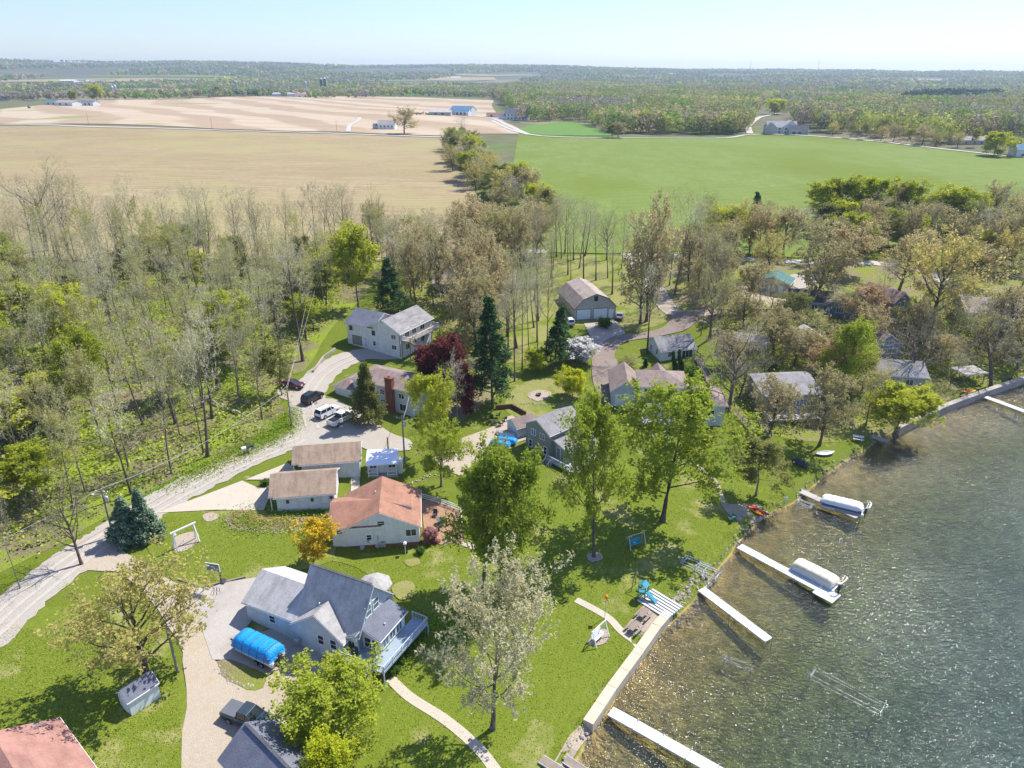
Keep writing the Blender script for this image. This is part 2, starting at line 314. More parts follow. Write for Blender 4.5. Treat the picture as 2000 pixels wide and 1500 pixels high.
# ---------------------------------------------------------------- fields, floors, roads
ground('woods_floor_soil',((.24,.20,.12),(.19,.22,.045),(.32,.26,.16)),.12,.9,6,c3=(.22,.28,.03),c3s=.11,c3lo=.45,c3hi=.58,bump=.15)
ground('tan_field_soil',((.37,.285,.15),(.50,.40,.25),(.29,.225,.105)),.02,.25,1.5,(.22,1,1),R(4),c3=(.33,.28,.13),c3s=.012,c3lo=.5,c3hi=.62,rows=(.05,R(84),.94))
ground('green_field_crop',((.19,.255,.05),(.25,.30,.10),(.155,.21,.03)),.012,.12,1.6,(1,.45,1),R(-20),c3=(.14,.185,.02),c3s=.008,c3lo=.5,c3hi=.64,rows=(.045,R(70),.955))
ground('bright_grass_crop',((.13,.25,.045),(.16,.28,.05),(.18,.27,.06)),.03,.2,2)
ground('gravel',((.47,.425,.36),(.40,.355,.295),(.52,.475,.41)),.25,2.2,12,bump=.03,c3=(.40,.34,.27),c3s=.35,c3lo=.52,c3hi=.66)
ground('tan_gravel',((.50,.42,.32),(.44,.36,.265),(.56,.49,.39)),.25,2.5,14,bump=.03,c3=(.42,.33,.20),c3s=.5,c3lo=.55,c3hi=.7)
ground('old_asphalt',((.49,.45,.40),(.45,.41,.365),(.53,.49,.44)),.2,1.5,12,bump=.02,c3=(.35,.31,.27),c3s=.3,c3lo=.5,c3hi=.7)
ground('brown_asphalt',((.30,.24,.20),(.26,.21,.17),(.35,.29,.24)),.2,1.5,12,bump=.02,c3=(.22,.17,.14),c3s=.3,c3lo=.5,c3hi=.7)
ground('pale_concrete',((.58,.51,.40),(.53,.465,.37),(.62,.55,.45)),.2,.9,10,bump=.01)
ground('road_stone',((.58,.53,.48),(.52,.47,.42),(.62,.58,.53)),.2,1.5,8,bump=.02)
ground('leaf_litter',((.29,.24,.14),(.22,.23,.07),(.38,.31,.20)),.15,1.1,7,c3=(.22,.25,.04),c3s=.12,c3lo=.42,c3hi=.58,bump=.12)
paint('blue_deck',(.33,.40,.47),.6,.2,2)
ground('dry_lawn',((.29,.285,.09),(.24,.26,.05),(.36,.32,.15)),.1,.8,7,c3=(.15,.19,.02),c3s=.15,c3lo=.5,c3hi=.62)
ground('rough_grass',((.13,.24,.02),(.17,.28,.03),(.11,.19,.02)),.2,1.5,5,bump=.25,c3=(.25,.22,.12),c3s=.4,c3lo=.6,c3hi=.7)
ground('mown_lawn',((.165,.22,.022),(.195,.245,.028),(.23,.26,.04)),.05,.7,8,(1,1,1),bump=.05,c3=(.36,.32,.14),c3s=.16,c3lo=.55,c3hi=.72,rows=(.35,R(25),.95))
ground('mulch_bed',((.33,.22,.15),(.40,.28,.20),(.28,.19,.12)),.5,3,12,bump=.05)
ground('patio_brick',((.42,.25,.16),(.47,.30,.19),(.37,.21,.13)),.5,3,10,bump=.02)
ground('rut_gravel',((.53,.475,.405),(.45,.405,.345),(.58,.53,.465)),.3,2.2,12,bump=.02)
ground('beach_sand',((.47,.39,.30),(.52,.44,.34),(.40,.32,.23)),.5,3,10,bump=.04)
def stripes():
    g=G('striped_field_soil',.95,.1); o=g.co('World',(1,1,1),R(-35)); w_=g.n('ShaderNodeTexWave',wave_type='BANDS',bands_direction='X'); w_.inputs['Scale'].default_value=.0036; w_.inputs['Distortion'].default_value=9; w_.inputs['Detail'].default_value=3; w_.inputs['Detail Scale'].default_value=.6
    g.l(o,w_.inputs[0]); a=g.mix(g.rng(w_.outputs['Fac'],.35,.65),(.35,.255,.17),(.48,.39,.28)); a=g.mix(g.noise(g.co('World',(.2,1,1),R(-10)),.05,4,.4,.7),a,(.41,.31,.19))
    a=g.mix(g.noise(g.co('World',(.35,1,1),R(15)),.011,3,.63,.67),a,(.27,.27,.10)); g.base(a); return g.m
stripes()
drape('striped_field',[(-500,236),(0,243),(420,252),(660,258),(880,266),(930,262),(1034,262),(985,238),(960,206),(965,196),(820,190),(640,188),(430,190),(200,196),(0,214),(-400,215)],'striped_field_soil',.35)
drape('tan_field',[(-900,242),(-500,240),(0,246),(420,256),(660,262),(872,270),(890,310),(930,380),(980,440),(1010,500),(700,505),(0,512),(-500,520)],'tan_field_soil',.25)
drape('green_field',[(1012,262),(1190,270),(1400,271),(1470,264),(1560,265),(1700,276),(1850,293),(2000,309),(2300,330),(2400,420),(2000,400),(1990,460),(1850,470),(1560,505),(1240,494),(1070,494),(1035,440),(1000,330)],'green_field_crop',.25)
drape('bright_green_field',[(1015,262),(1035,246),(1100,239),(1140,243),(1175,254),(1192,266)],'bright_grass_crop',.5,3)
FARF=[]
for i,(q,mt) in enumerate((([(1180,168),(1330,167),(1300,164),(1190,164)],'green_field_crop'),([(1400,160),(1600,162),(1580,158),(1420,157)],'tan_field_soil'),([(700,160),(830,160),(820,157),(710,156)],'green_field_crop'),([(1760,170),(1960,172),(1930,167),(1780,166)],'green_field_crop'),([(60,178),(330,177),(300,174),(80,174)],'tan_field_soil'),([(330,182),(560,183),(540,179),(330,178)],'bright_grass_crop'),([(0,171),(180,170),(260,167),(60,166)],'tan_field_soil'),([(640,170),(800,168),(780,165),(640,166)],'bright_grass_crop'),([(1290,176),(1420,175),(1400,172),(1290,172)],'tan_field_soil'),([(1620,182),(1760,180),(1740,177),(1640,177)],'bright_grass_crop'),([(1560,188),(1680,192),(1660,186),(1570,184)],'tan_field_soil'),([(200,151),(500,153),(480,150),(210,148)],'far_hill_field'),([(900,148),(1040,149),(1030,147),(900,146)],'tan_field_soil'),([(1180,150),(1300,151),(1290,148),(1180,148)],'bright_grass_crop'),([(1700,157),(1850,158),(1840,155),(1700,154)],'tan_field_soil'))):
    drape('far_farm_field',q,mt if mt in M else 'green_field_crop',1.6,3); FARF.append([P(*p)[:2] for p in q])
drape('far_green_field',[(645,189),(760,187),(950,190),(940,178),(760,172),(640,174)],'bright_grass_crop',.8)
drape('far_green_meadow',[(330,186),(460,187),(450,176),(330,175)],'bright_grass_crop',.8)
drape('far_tan_field',[(835,158),(970,157),(965,152),(830,152)],'tan_field_soil',2.0)
drape('far_stubble_field',[(0,162),(250,160),(640,162),(640,156),(200,154),(0,158)],'tan_field_soil',2.0)
ribbon('country_road',[(-500,238),(0,245),(200,249),(420,255),(640,261),(870,269)],6.5,'road_stone',.6)
ribbon('country_road',[(960,236),(1030,263),(1190,270),(1400,271),(1465,264),(1560,265),(1700,276),(1850,293),(2000,309),(2300,330)],4.5,'road_stone',.6)
ribbon('farm_drive',[(680,258),(684,245),(700,236),(702,230)],4,'road_stone',.6)
ribbon('farm_drive',[(1465,262),(1462,248),(1475,235),(1490,228),(1520,222)],6,'road_stone',.6)
ribbon('farm_drive',[(900,226),(960,232),(990,245),(1032,264)],5,'road_stone',.62)
drape('woods_floor',[(-500,520),(0,505),(350,497),(700,490),(745,500),(730,545),(690,600),(640,650),(605,715),(560,740),(548,790),(562,812),(520,852),(440,893),(300,958),(200,1015),(100,1068),(0,1120),(-400,1320)],'woods_floor_soil',.04,3,.4)
drape('roadside_grass',[(575,785),(586,830),(560,858),(500,884),(300,970),(280,965),(400,905),(520,845),(560,800)],'rough_grass',.07,3,.15)
drape('back_lawn',[(1075,505),(1225,500),(1260,545),(1300,610),(1310,625),(1200,650),(1190,640),(1100,640),(1060,700),(960,700),(960,620),(1040,540)],'dry_lawn',.04,3,.3)
drape('slope_litter',[(1250,500),(1560,512),(1900,520),(2080,560),(2100,720),(1930,760),(1740,835),(1690,865),(1500,850),(1420,790),(1390,700),(1380,640),(1310,600)],'leaf_litter',.04,3,.4)
drape('grove_litter',[(700,500),(1060,500),(1040,540),(960,620),(960,700),(1010,720),(1020,735),(930,800),(880,820),(830,690),(830,620),(760,560),(735,545)],'leaf_litter',.045,3,.4)
drape('garden_lawn',[(985,790),(1010,755),(1060,738),(1110,755),(1130,775),(1110,800),(1050,815),(1000,812)],'dry_lawn',.06,3,.1)
drape('side_lawn',[(1390,670),(1440,690),(1455,740),(1400,745),(1370,705)],'mown_lawn',.06,3,.1)
drape('west_lawn',[(315,1010),(345,1000),(520,998),(640,1012),(655,1080),(640,1100),(560,1120),(500,1130),(415,1143),(345,1140),(300,1090),(290,1060)],'mown_lawn',.06,3,.1)
drape('lakeside_lawn',[(640,1090),(830,1072),(870,1065),(1000,1000),(1110,930),(1200,900),(1400,930),(1480,950),(1540,960),(1480,1005),(1420,1070),(1370,1140),(1300,1195),(1250,1262),(1140,1410),(1100,1480),(1080,1600),(700,1600),(720,1440),(770,1340),(840,1220),(800,1180),(700,1110)],'mown_lawn',.05,3,.1)
drape('lower_lawn',[(-100,1240),(60,1190),(200,1190),(300,1200),(345,1290),(362,1340),(368,1600),(-300,1700)],'mown_lawn',.05,3,.1)
RAG=1
ribbon('gravel_road',[(-260,1400),(-60,1270),(60,1160),(165,1080),(215,1048),(300,990),(400,935),(500,888),(590,852),(660,838)],5.6,'gravel',.09,.3,smooth=11)
for q in (-1.5,-.2,1.1): ribbon('wheel_rut',[(-60,1270),(60,1160),(165,1080),(215,1048),(300,990),(400,935),(500,888),(590,852)],.55,'rut_gravel',.125,.1,smooth=9,off=q)
ribbon('gravel_lane',[(640,850),(602,810),(604,765),(640,722),(700,694),(780,692)],(6.5,5.5),'gravel',.1,.3,smooth=9)
for q in (-1,.8): ribbon('wheel_rut',[(610,840),(602,810),(604,765),(640,722),(700,694)],.5,'rut_gravel',.16,.1,smooth=7,off=q)
drape('parking_apron',[(560,870),(590,835),(612,790),(650,780),(720,815),(760,845),(800,860),(800,880),(720,880),(690,868),(600,875)],'gravel',.115,3,.1)
drape('parking_apron',[(548,752),(600,745),(620,790),(575,785),(545,775)],'gravel',.115,3,.1)
drape('garage_drive',[(305,1003),(400,968),(473,940),(500,952),(532,955),(525,975),(515,998),(420,997)],'pale_concrete',.13)
drape('garage_drive',[(480,938),(562,905),(580,920),(540,938)],'pale_concrete',.13)
ribbon('garden_walk',[(694,975),(694,893)],1.3,'pale_concrete',.12,smooth=0)
ribbon('brick_walk',[(497,1012),(570,1014),(650,1006)],1.5,'patio_brick',.12)
drape('flower_bed',[(440,1012),(455,1000),(495,997),(500,1020),(560,1018),(600,1022),(560,1032),(480,1036),(450,1030)],'mulch_bed',.10,3,.1)
drape('flower_bed',[(520,1000),(650,992),(650,1003),(520,1008)],'rough_grass',.10)
drape('brick_patio',[(822,980),(845,975),(900,1000),(905,1060),(860,1065),(830,1050)],'patio_brick',.12)
drape('asphalt_court',[(378,1152),(420,1142),(505,1128),(540,1180),(500,1205),(470,1240),(445,1290),(415,1290),(398,1240),(385,1200)],'old_asphalt',.13)
drape('boat_pad',[(430,1280),(450,1255),(560,1220),(600,1225),(640,1280),(600,1300),(540,1285),(510,1318),(460,1300)],'old_asphalt',.125)
drape('gravel_drive',[(200,1060),(260,1090),(345,1140),(385,1150),(400,1200),(420,1290),(460,1290),(560,1280),(640,1290),(690,1330),(640,1400),(560,1430),(600,1620),(368,1620),(364,1350),(345,1250),(290,1170),(230,1120),(150,1110)],'tan_gravel',.10,6,.15)
drape('stony_bed',[(425,1295),(450,1290),(520,1320),(500,1350),(445,1330)],'leaf_litter',.13,3,.1)
ribbon('garden_path',[(762,1326),(800,1362),(860,1400),(905,1435),(945,1475),(985,1530)],1.15,'pale_concrete',.10)
ribbon('lake_path',[(1125,1172),(1185,1205),(1215,1235),(1256,1276)],1.0,'pale_concrete',.10)
ribbon('house_path',[(860,1050),(900,1060),(935,1075),(970,1100)],1.0,'pale_concrete',.10)
ribbon('shore_path',[(1350,900),(1395,940),(1410,975),(1425,1000)],.9,'tan_gravel',.10)
drape('sand_patio',[(1215,1232),(1262,1178),(1305,1205),(1252,1262)],'beach_sand',.11)
drape('beach',[(1405,978),(1425,985),(1475,985),(1500,1000),(1465,1022),(1430,1012)],'beach_sand',.10,3,.05)
drape('dirt_bank',[(1070,1510),(1110,1440),(1138,1408),(1158,1424),(1112,1498)],'beach_sand',.10)
ribbon('grove_lane',[(700,520),(760,497),(900,493),(1085,491),(1230,491)],4,'road_stone',.12,.2)
ribbon('cottage_lane',[(1222,488),(1252,525),(1290,580),(1315,610),(1370,612),(1480,600),(1560,600)],(5,3.6),'tan_gravel',.14,.25)
ribbon('ridge_lane',[(1225,492),(1350,502),(1480,508),(1560,512),(1700,514),(1790,525),(1850,552),(1910,600)],4.5,'road_stone',.13,.25)
drape('brown_drive',[(1160,755),(1156,705),(1170,677),(1200,657),(1260,650),(1300,637),(1320,612),(1368,612),(1345,642),(1300,655),(1225,667),(1200,692),(1212,715),(1222,740),(1200,790),(1180,790)],'brown_asphalt',.16,3)
drape('barn_apron',[(1140,632),(1202,627),(1222,652),(1190,662),(1165,682)],'gravel',.15)
drape('cottage_parking',[(1440,560),(1490,565),(1540,590),(1500,600),(1450,580)],'tan_gravel',.15,3)
drape('cottage_parking',[(1535,540),(1590,535),(1600,550),(1560,565)],'gravel',.15,3)
drape('fire_pit_lawn',[(960,835),(1000,812),(1040,850),(1000,870),(985,900),(930,905),(900,930),(850,900),(870,870)],'tan_gravel',.10,3)
for poly,nm in (([(340,1052),(372,1040),(388,1045),(385,1062),(358,1078),(340,1075)],'stone_bed'),([(396,1008),(412,1002),(427,1006),(425,1014),(405,1020)],'planting_ring'),([(790,1096),(815,1092),(820,1102),(800,1108)],'bare_patch'),([(765,1150),(785,1136),(808,1140),(806,1165),(780,1172)],'bare_patch'),([(1150,1252),(1175,1230),(1190,1238),(1180,1258),(1155,1262)],'stone_bed'),([(1145,1085),(1170,1080),(1177,1092),(1158,1098)],'stone_bed'),([(1030,775),(1045,763),(1075,766),(1072,778),(1050,784)],'fire_ring_sand')):
    drape(nm,poly,'beach_sand' if 'patch' not in nm else 'dry_lawn',.12,4)
# ---------------------------------------------------------------- lake
g=G('lake_water',.06,.5); g.t.nodes.remove(g.b); out=g.t.nodes['Material Output']
n1=g.noise(g.co('World',(1.0,1.9,1),R(30)),1.5,2,0,1,.5,.6); n2=g.noise(g.co('World',(1.5,1,1),R(12)),3.8,2,0,1,.5,.3); n3=g.noise(g.co('World'),.05,2,.3,.75)
m2=g.n('ShaderNodeMath',operation='MULTIPLY_ADD'); m2.inputs[1].default_value=.30; g.l(n2,m2.inputs[0]); g.l(n1,m2.inputs[2])
bp=g.n('ShaderNodeBump'); bp.inputs['Distance'].default_value=.55; g.l(g.rng(n3,0,1,.55,1),bp.inputs['Strength']); g.l(m2.outputs[0],bp.inputs['Height'])
tr=g.n('ShaderNodeBsdfTransparent'); tr.inputs[0].default_value=(1,1,.92,1); df=g.n('ShaderNodeBsdfDiffuse'); g.l(g.mix(g.noise(g.co('World'),.04,4,.35,.65),(.04,.085,.085),(.07,.10,.055)),df.inputs[0])
gl=g.n('ShaderNodeBsdfGlossy'); gl.inputs['Roughness'].default_value=.125; g.l(bp.outputs[0],gl.inputs['Normal'])
mx=g.n('ShaderNodeMixShader'); mx.inputs[0].default_value=.1; g.l(tr.outputs[0],mx.inputs[1]); g.l(df.outputs[0],mx.inputs[2])
fr=g.n('ShaderNodeFresnel'); fr.inputs[0].default_value=1.42; g.l(bp.outputs[0],fr.inputs['Normal']); m3=g.n('ShaderNodeMixShader'); g.l(fr.outputs[0],m3.inputs[0]); g.l(mx.outputs[0],m3.inputs[1]); g.l(gl.outputs[0],m3.inputs[2]); g.l(m3.outputs[0],out.inputs[0])
wv=[(p[0],p[1],0) for p in ((-400,-380),(1500,-380),(1500,330),(300,330),(-60,60))]
lake=mk('lake_water_surface',wv,[(0,1,2,3,4)],'lake_water'); lake['kind']='structure'
# ---------------------------------------------------------------- trees
class Spec:
    def __init__(s,**k):
        s.H=20; s.r=.28; s.trunk=.85; s.n=[14,7,6,4]; s.st=[.35,.25,.2,.2]; s.ang=[48,42,45,45]; s.ratio=[.42,.5,.45,.5]; s.up=[.03,.10,.06,.03]; s.wob=[.05,.13,.18,.2]; s.seg=[8,5,4,2]; s.shape='oval'
        s.leaf=0; s.ls=.2; s.lsp=.35; s.lr=.6; s.bark='grey_bark'; s.twig='grey_twig'; s.leafm='bud_leaf'; s.leaf_lv=None; s.tw=.022; s.droop=0; s.elong=1.6
        s.__dict__.update(k)
def shapef(k,t):
    if k=='cone': return max(.12,1.05*(1-t)**.85)
    if k=='vase': return .75+.35*math.sin(t*math.pi)
    if k=='column': return .5+.5*math.sin(min(1,t*1.1)*math.pi)
    return .35+.75*math.sin(math.pi*min(1,(.15+t*.8)))
SIDES=[9,6,4,3,3]
def build_tree(sp,seed):
    rnd=random.Random(seed); A=MB(); B=MB(); leaves=[]
    mx=len(sp.n); ll=sp.leaf_lv if sp.leaf_lv is not None else mx
    def rv(): return Vector((rnd.gauss(0,1),rnd.gauss(0,1),rnd.gauss(0,1)))
    def go(p,d,L,r,lv):
        seg=sp.seg[lv] if lv<len(sp.seg) else 2
        pts=[p.copy()];ds=[d.copy()]; q=p.copy()
        for i in range(seg):
            d=(d+rv()*sp.wob[min(lv,3)]+Vector((0,0,sp.up[min(lv,3)] if lv else .05))).normalized(); q=q+d*(L/seg); pts.append(q.copy()); ds.append(d.copy())
        end=.55 if lv==0 and sp.shape=='vase' else .12 if lv else .1
        rs=[r*(1-(1-end)*(i/seg)) for i in range(seg+1)]
        if lv==0: rs[0]*=1.45; 
        if lv>=mx or lv>=3:
            t=B; n=3
            # a twig: thin three-sided spike
            x=ds[0].orthogonal().normalized(); y=ds[0].cross(x); w_=max(r,sp.tw); v=[pts[0]+(x*math.cos(a)+y*math.sin(a))*w_ for a in (0,2.09,4.19)]
            m=pts[len(pts)//2]; v+=[m+(x*math.cos(a)+y*math.sin(a))*w_*.6 for a in (0,2.09,4.19)]+[pts[-1]]
            B.add(v,[(0,1,4,3),(1,2,5,4),(2,0,3,5),(3,4,6),(4,5,6),(5,3,6)])
        else: (A if lv<2 else B).tube(pts,rs,SIDES[lv],caps=False)
        if lv<mx:
            n=sp.n[lv]; st=sp.st[lv]; az=rnd.uniform(0,6.28)
            for k in range(n):
                t=st+(1-st)*((k+rnd.random()*.9)/n); f=t*seg; i=min(seg-1,int(f)); fr=f-i
                b=pts[i].lerp(pts[i+1],fr); dd=ds[i+1]; az+=2.4+rnd.uniform(-.4,.4)
                an=R(sp.ang[lv]*(1.15-.45*(t-st)/(1-st) if lv==0 and sp.shape!='cone' else 1)+rnd.uniform(-9,9))
                x=dd.orthogonal().normalized(); y=dd.cross(x); cd=(dd*math.cos(an)+(x*math.cos(az)+y*math.sin(az))*math.sin(an))
                if lv and sp.droop: cd.z-=sp.droop
                base=sp.H*sp.ratio[0] if lv==0 else L*sp.ratio[lv]
                cl=base*(shapef(sp.shape,(t-st)/(1-st)) if lv==0 else (1.15-.5*t))*rnd.uniform(.75,1.2)
                go(b,cd.normalized(),cl,max(.012,(rs[i]*(1-fr)+rs[i+1]*fr)*(.5 if lv==0 else .55)),lv+1)
        if lv>=ll:
            c=int(sp.leaf)+(1 if rnd.random()<sp.leaf-int(sp.leaf) else 0)
            for _ in range(c):
                t=rnd.uniform(.25,1.05); i=min(seg-1,int(t*seg)); leaves.append(pts[i].lerp(pts[i+1],min(1.2,t*seg-i))+rv()*sp.lsp*.5)
    go(Vector((0,0,-.25)),Vector((rnd.gauss(0,.03),rnd.gauss(0,.03),1)).normalized(),sp.H*sp.trunk,sp.r,0)
    return A,B,np.array([tuple(l) for l in leaves]) if leaves else np.zeros((0,3))
def leafquads(c,s,rng,elong=1.5,flat=0):
    n=len(c); q=rng.normal(size=(n,3))*.62; q[:,2]+=1.0; q/=np.linalg.norm(q,axis=1,keepdims=True)+1e-9
    a=rng.normal(size=(n,3)); a-=q*(a*q).sum(1,keepdims=True); a/=np.linalg.norm(a,axis=1,keepdims=True)+1e-9; b=np.cross(q,a)
    k=(s*rng.uniform(.4,1.55,size=(n,1)))/2; a=a*k*elong; b=b*k
    v=np.stack([c-a,c+b*1.0-a*.15,c+a,c-b-a*.15],1).reshape(-1,3)
    return v,np.arange(4*n).reshape(n,4)
PROTO={}
NAMES={'bare':'bare_tree','bare_tall':'bare_tree','bare_wide':'bare_oak_tree','bare_grey':'bare_tree','budding':'budding_tree','tan':'oak_tree','gold':'oak_tree','rust':'oak_tree','maple':'maple_tree','round_maple':'maple_tree','red':'maple_tree','silver':'willow_tree','white':'blossom_tree','yellow':'blossom_tree','pink':'flowering_shrub','pyramid':'pyramid_tree'}
def proto(kind,sp,count=3,cat_='tree',nm=None):
    L=[]
    for i in range(count):
        A,B,lv=build_tree(sp,hash((len(kind),kind[0],i))%9999 if False else sum(map(ord,kind))*13+i*101)
        rng=np.random.default_rng(i+len(kind)); r=empty(nm or NAMES.get(kind,'leafy_tree'),(0,0,-500)); r['category']=cat_
        A.obj('trunk',[sp.bark],r,smooth=True)
        nb=len(B.v); V=np.array([tuple(q) for q in B.v]) if nb else np.zeros((0,3)); fs=list(B.f); mi=[0]*len(fs)
        if len(lv):
            lq,lf=leafquads(lv,sp.ls,rng,sp.elong); V=np.vstack([V,lq]) if nb else lq; fs+= (lf+nb).tolist(); mi+=[1]*len(lf)
        mk('crown',V,fs,[sp.twig,sp.leafm],r,mi)
        allz=V[:,2].max(); rad=np.percentile(np.hypot(V[:,0],V[:,1]),97)
        L.append([r,allz,rad,False])
    PROTO[kind]=L
S=Spec
proto('bare',S(r=.30,n=[12,7,5,3],st=[.42,.25,.2,.2],ratio=[.36,.5,.45,.5],leaf=.8,ls=.17,lsp=.35),5)
proto('bare_tall',S(H=22,r=.3,bark='dark_bark',n=[11,6,6,3],st=[.45,.3,.2,.2],ratio=[.30,.5,.45,.5],ang=[40,38,42,45],leaf=.35,ls=.16),4)
proto('bare_wide',S(H=17,r=.5,trunk=.72,n=[12,8,6,3],st=[.3,.25,.2,.2],ratio=[.55,.5,.45,.5],ang=[58,45,48,45],shape='vase',wob=[.08,.16,.2,.2],bark='dark_bark',twig='brown_twig',leaf=.15,ls=.16),3)
proto('bare_grey',S(n=[16,8,6,3],ratio=[.4,.5,.45,.5],twig='grey_twig',bark='pale_bark',leaf=0),2)
proto('budding',S(H=18,r=.24,n=[12,7,6,3],st=[.4,.25,.2,.2],ratio=[.38,.5,.45,.5],leaf=1.5,ls=.22,lsp=.45,leafm='bud_leaf',twig='tan_twig'),4)
proto('olive',S(H=17,r=.22,n=[15,8,7],seg=[8,5,3,2],ratio=[.40,.5,.5,.5],leaf=11,ls=.27,lsp=.5,leafm='olive_leaf',twig='tan_twig'),3)
proto('yellowgreen',S(H=16,r=.2,n=[15,8,7],seg=[8,5,3,2],ratio=[.40,.5,.5,.5],leaf=12,ls=.28,lsp=.5,leafm='yellowgreen_leaf',twig='tan_twig'),3)
proto('bright',S(H=13,r=.16,n=[15,8,7],seg=[8,5,3,2],st=[.15,.2,.2],ratio=[.42,.5,.5,.5],leaf=20,ls=.25,lsp=.7,leafm='bright_leaf',twig='brown_twig'),2)
proto('maple',S(H=19,r=.34,n=[18,9,7],seg=[8,5,3,2],st=[.3,.25,.2],ratio=[.42,.48,.5,.5],ang=[55,45,45],leaf=14,ls=.27,lsp=.5,leafm='green_leaf',twig='brown_twig',bark='dark_bark'),3)
proto('round_maple',S(H=11,r=.26,trunk=.8,n=[18,9,7],seg=[7,5,3,2],st=[.2,.25,.2],ratio=[.55,.48,.5,.5],ang=[60,48,45],leaf=19,ls=.20,lsp=.55,leafm='green_leaf',twig='tan_twig'),2)
proto('tan',S(H=16,r=.46,trunk=.75,n=[14,8,7],seg=[8,5,4,2],st=[.3,.25,.2],ratio=[.52,.5,.5,.5],ang=[56,46,45],shape='vase',wob=[.07,.15,.18,.2],leaf=11,ls=.30,lsp=.38,leafm='tan_leaf',twig='brown_twig',bark='dark_bark'),4)
proto('gold',S(H=15,r=.46,trunk=.75,n=[15,8,7],seg=[8,5,4,2],st=[.25,.25,.2],ratio=[.60,.5,.5,.5],ang=[58,46,45],shape='vase',wob=[.07,.15,.18,.2],leaf=11,ls=.25,lsp=.45,leafm='gold_leaf',twig='brown_twig',bark='dark_bark'),3)
proto('rust',S(H=13,r=.22,n=[14,8,7],seg=[8,5,4,2],ratio=[.5,.5,.5,.5],ang=[55,46,45],leaf=9,ls=.24,lsp=.5,leafm='rust_leaf',twig='brown_twig',bark='dark_bark'),2)
proto('silver',S(H=18,r=.34,trunk=.8,n=[18,9,7],seg=[8,5,4,2],st=[.22,.25,.2],ratio=[.50,.5,.5,.5],ang=[62,42,35],up=[.03,.16,.2,.2],leaf=11,ls=.17,lsp=.3,leafm='pale_leaf',twig='tan_twig',bark='grey_bark',elong=2.2),1)
proto('pine',S(H=20,r=.24,trunk=.97,n=[46,12],seg=[10,4,2],st=[.12,.2],ratio=[.20,.5],ang=[82,50],up=[0,.05,.05,.05],wob=[.02,.08,.1,.1],shape='cone',leaf=16,ls=.24,lsp=.5,leaf_lv=2,leafm='pine_leaf',twig='brown_twig',bark='grey_bark',elong=2.4),3,nm='conifer_tree')
proto('spruce',S(H=10,r=.2,trunk=.98,n=[80,10],seg=[8,4,2],st=[.04,.2],ratio=[.25,.42],ang=[92,45],up=[0,.04,.05,.05],wob=[.01,.06,.1,.1],shape='cone',leaf=24,ls=.18,lsp=.32,leaf_lv=2,leafm='spruce_leaf',twig='brown_twig',elong=2.2),2,nm='conifer_tree')
proto('pyramid',S(H=13,r=.2,trunk=.96,n=[60,9,4],seg=[8,4,3,2],st=[.06,.2,.2],ratio=[.30,.45,.5],ang=[78,45,40],up=[0,.06,.05,.05],wob=[.01,.1,.1,.1],shape='cone',leaf=9,ls=.24,lsp=.45,leafm='olive_leaf',twig='brown_twig'),1)
proto('arborvitae',S(H=6,r=.1,trunk=.97,n=[60,8],seg=[6,3,2],st=[.03,.2],ratio=[.17,.5],ang=[35,35],up=[0,.2,.1,.1],shape='cone',leaf=16,ls=.17,lsp=.22,leaf_lv=1,leafm='dark_leaf',twig='brown_twig',elong=2),1,'shrub','evergreen_shrub')
proto('shrub',S(H=3,r=.05,trunk=.5,n=[16,8],seg=[4,3,2],st=[.0,.2],ratio=[.6,.5],ang=[50,45],shape='vase',leaf=16,ls=.18,lsp=.35,leaf_lv=1,leafm='hedge_leaf',twig='brown_twig'),2,'shrub','round_shrub')
proto('twiggy_shrub',S(H=3.5,r=.05,trunk=.5,n=[18,8,5],seg=[4,3,2,2],st=[.0,.2,.2],ratio=[.65,.5,.5],ang=[55,45,45],shape='vase',leaf=.8,ls=.16,lsp=.3,leafm='bud_leaf',twig='tan_twig',tw=.015),2,'shrub','leafless_shrub')
for kd,mt in (('red','red_leaf'),('white','white_blossom'),('yellow','yellow_blossom'),('pink','pink_blossom')):
    proto(kd,S(H={'red':9,'white':4,'yellow':8,'pink':3.5}[kd],r=.15 if kd=='red' else .07,trunk=.7,n=[15,8,6],seg=[6,4,3,2],st=[.12,.2,.2],ratio=[.5 if kd!='yellow' else .42,.5,.5],ang=[52 if kd!='yellow' else 35,45,42],shape='oval',leaf=17 if kd=='red' else 9,ls=.22 if kd=='red' else .17,lsp=.45 if kd=='red' else .25,leafm=mt,twig='brown_twig',bark='dark_bark'),1)
kids_index()
TR=random.Random(11); TREES=[]
def tree(kind,x,y,h,label,group=None,wid=None,lean=(0,0),cat_=None,rz=None):
    L=PROTO[kind]; e=L[TR.randrange(len(L))]
    s=h/e[1]; sw=s if wid is None else wid/2/e[2]*1.0
    z=Z(x,y); rz=TR.uniform(0,6.28) if rz is None else rz
    if not e[3]: r=e[0]; e[3]=True; r.location=(x,y,z); r['label']=label
    else: r=copy_tree(e[0],(x,y,z))
    r['label']=label
    if group: r['group']=group
    elif 'group' in r: del r['group']
    r.rotation_euler=(lean[0]+TR.gauss(0,.02),lean[1]+TR.gauss(0,.02),rz); r.scale=(sw,sw,s); TREES.append((x,y)); return r
def T(kind,u,v,top,label,wpx=None,lean=(0,0),group=None):
    x,y,z=P(u,v); h=topz(y,top)-z
    wid=None
    if wpx: wid=wpx/F*(y*CP+(CAMZ-z-h*.5)*SP)
    return tree(kind,x,y,max(h,1),label,group,wid,lean)
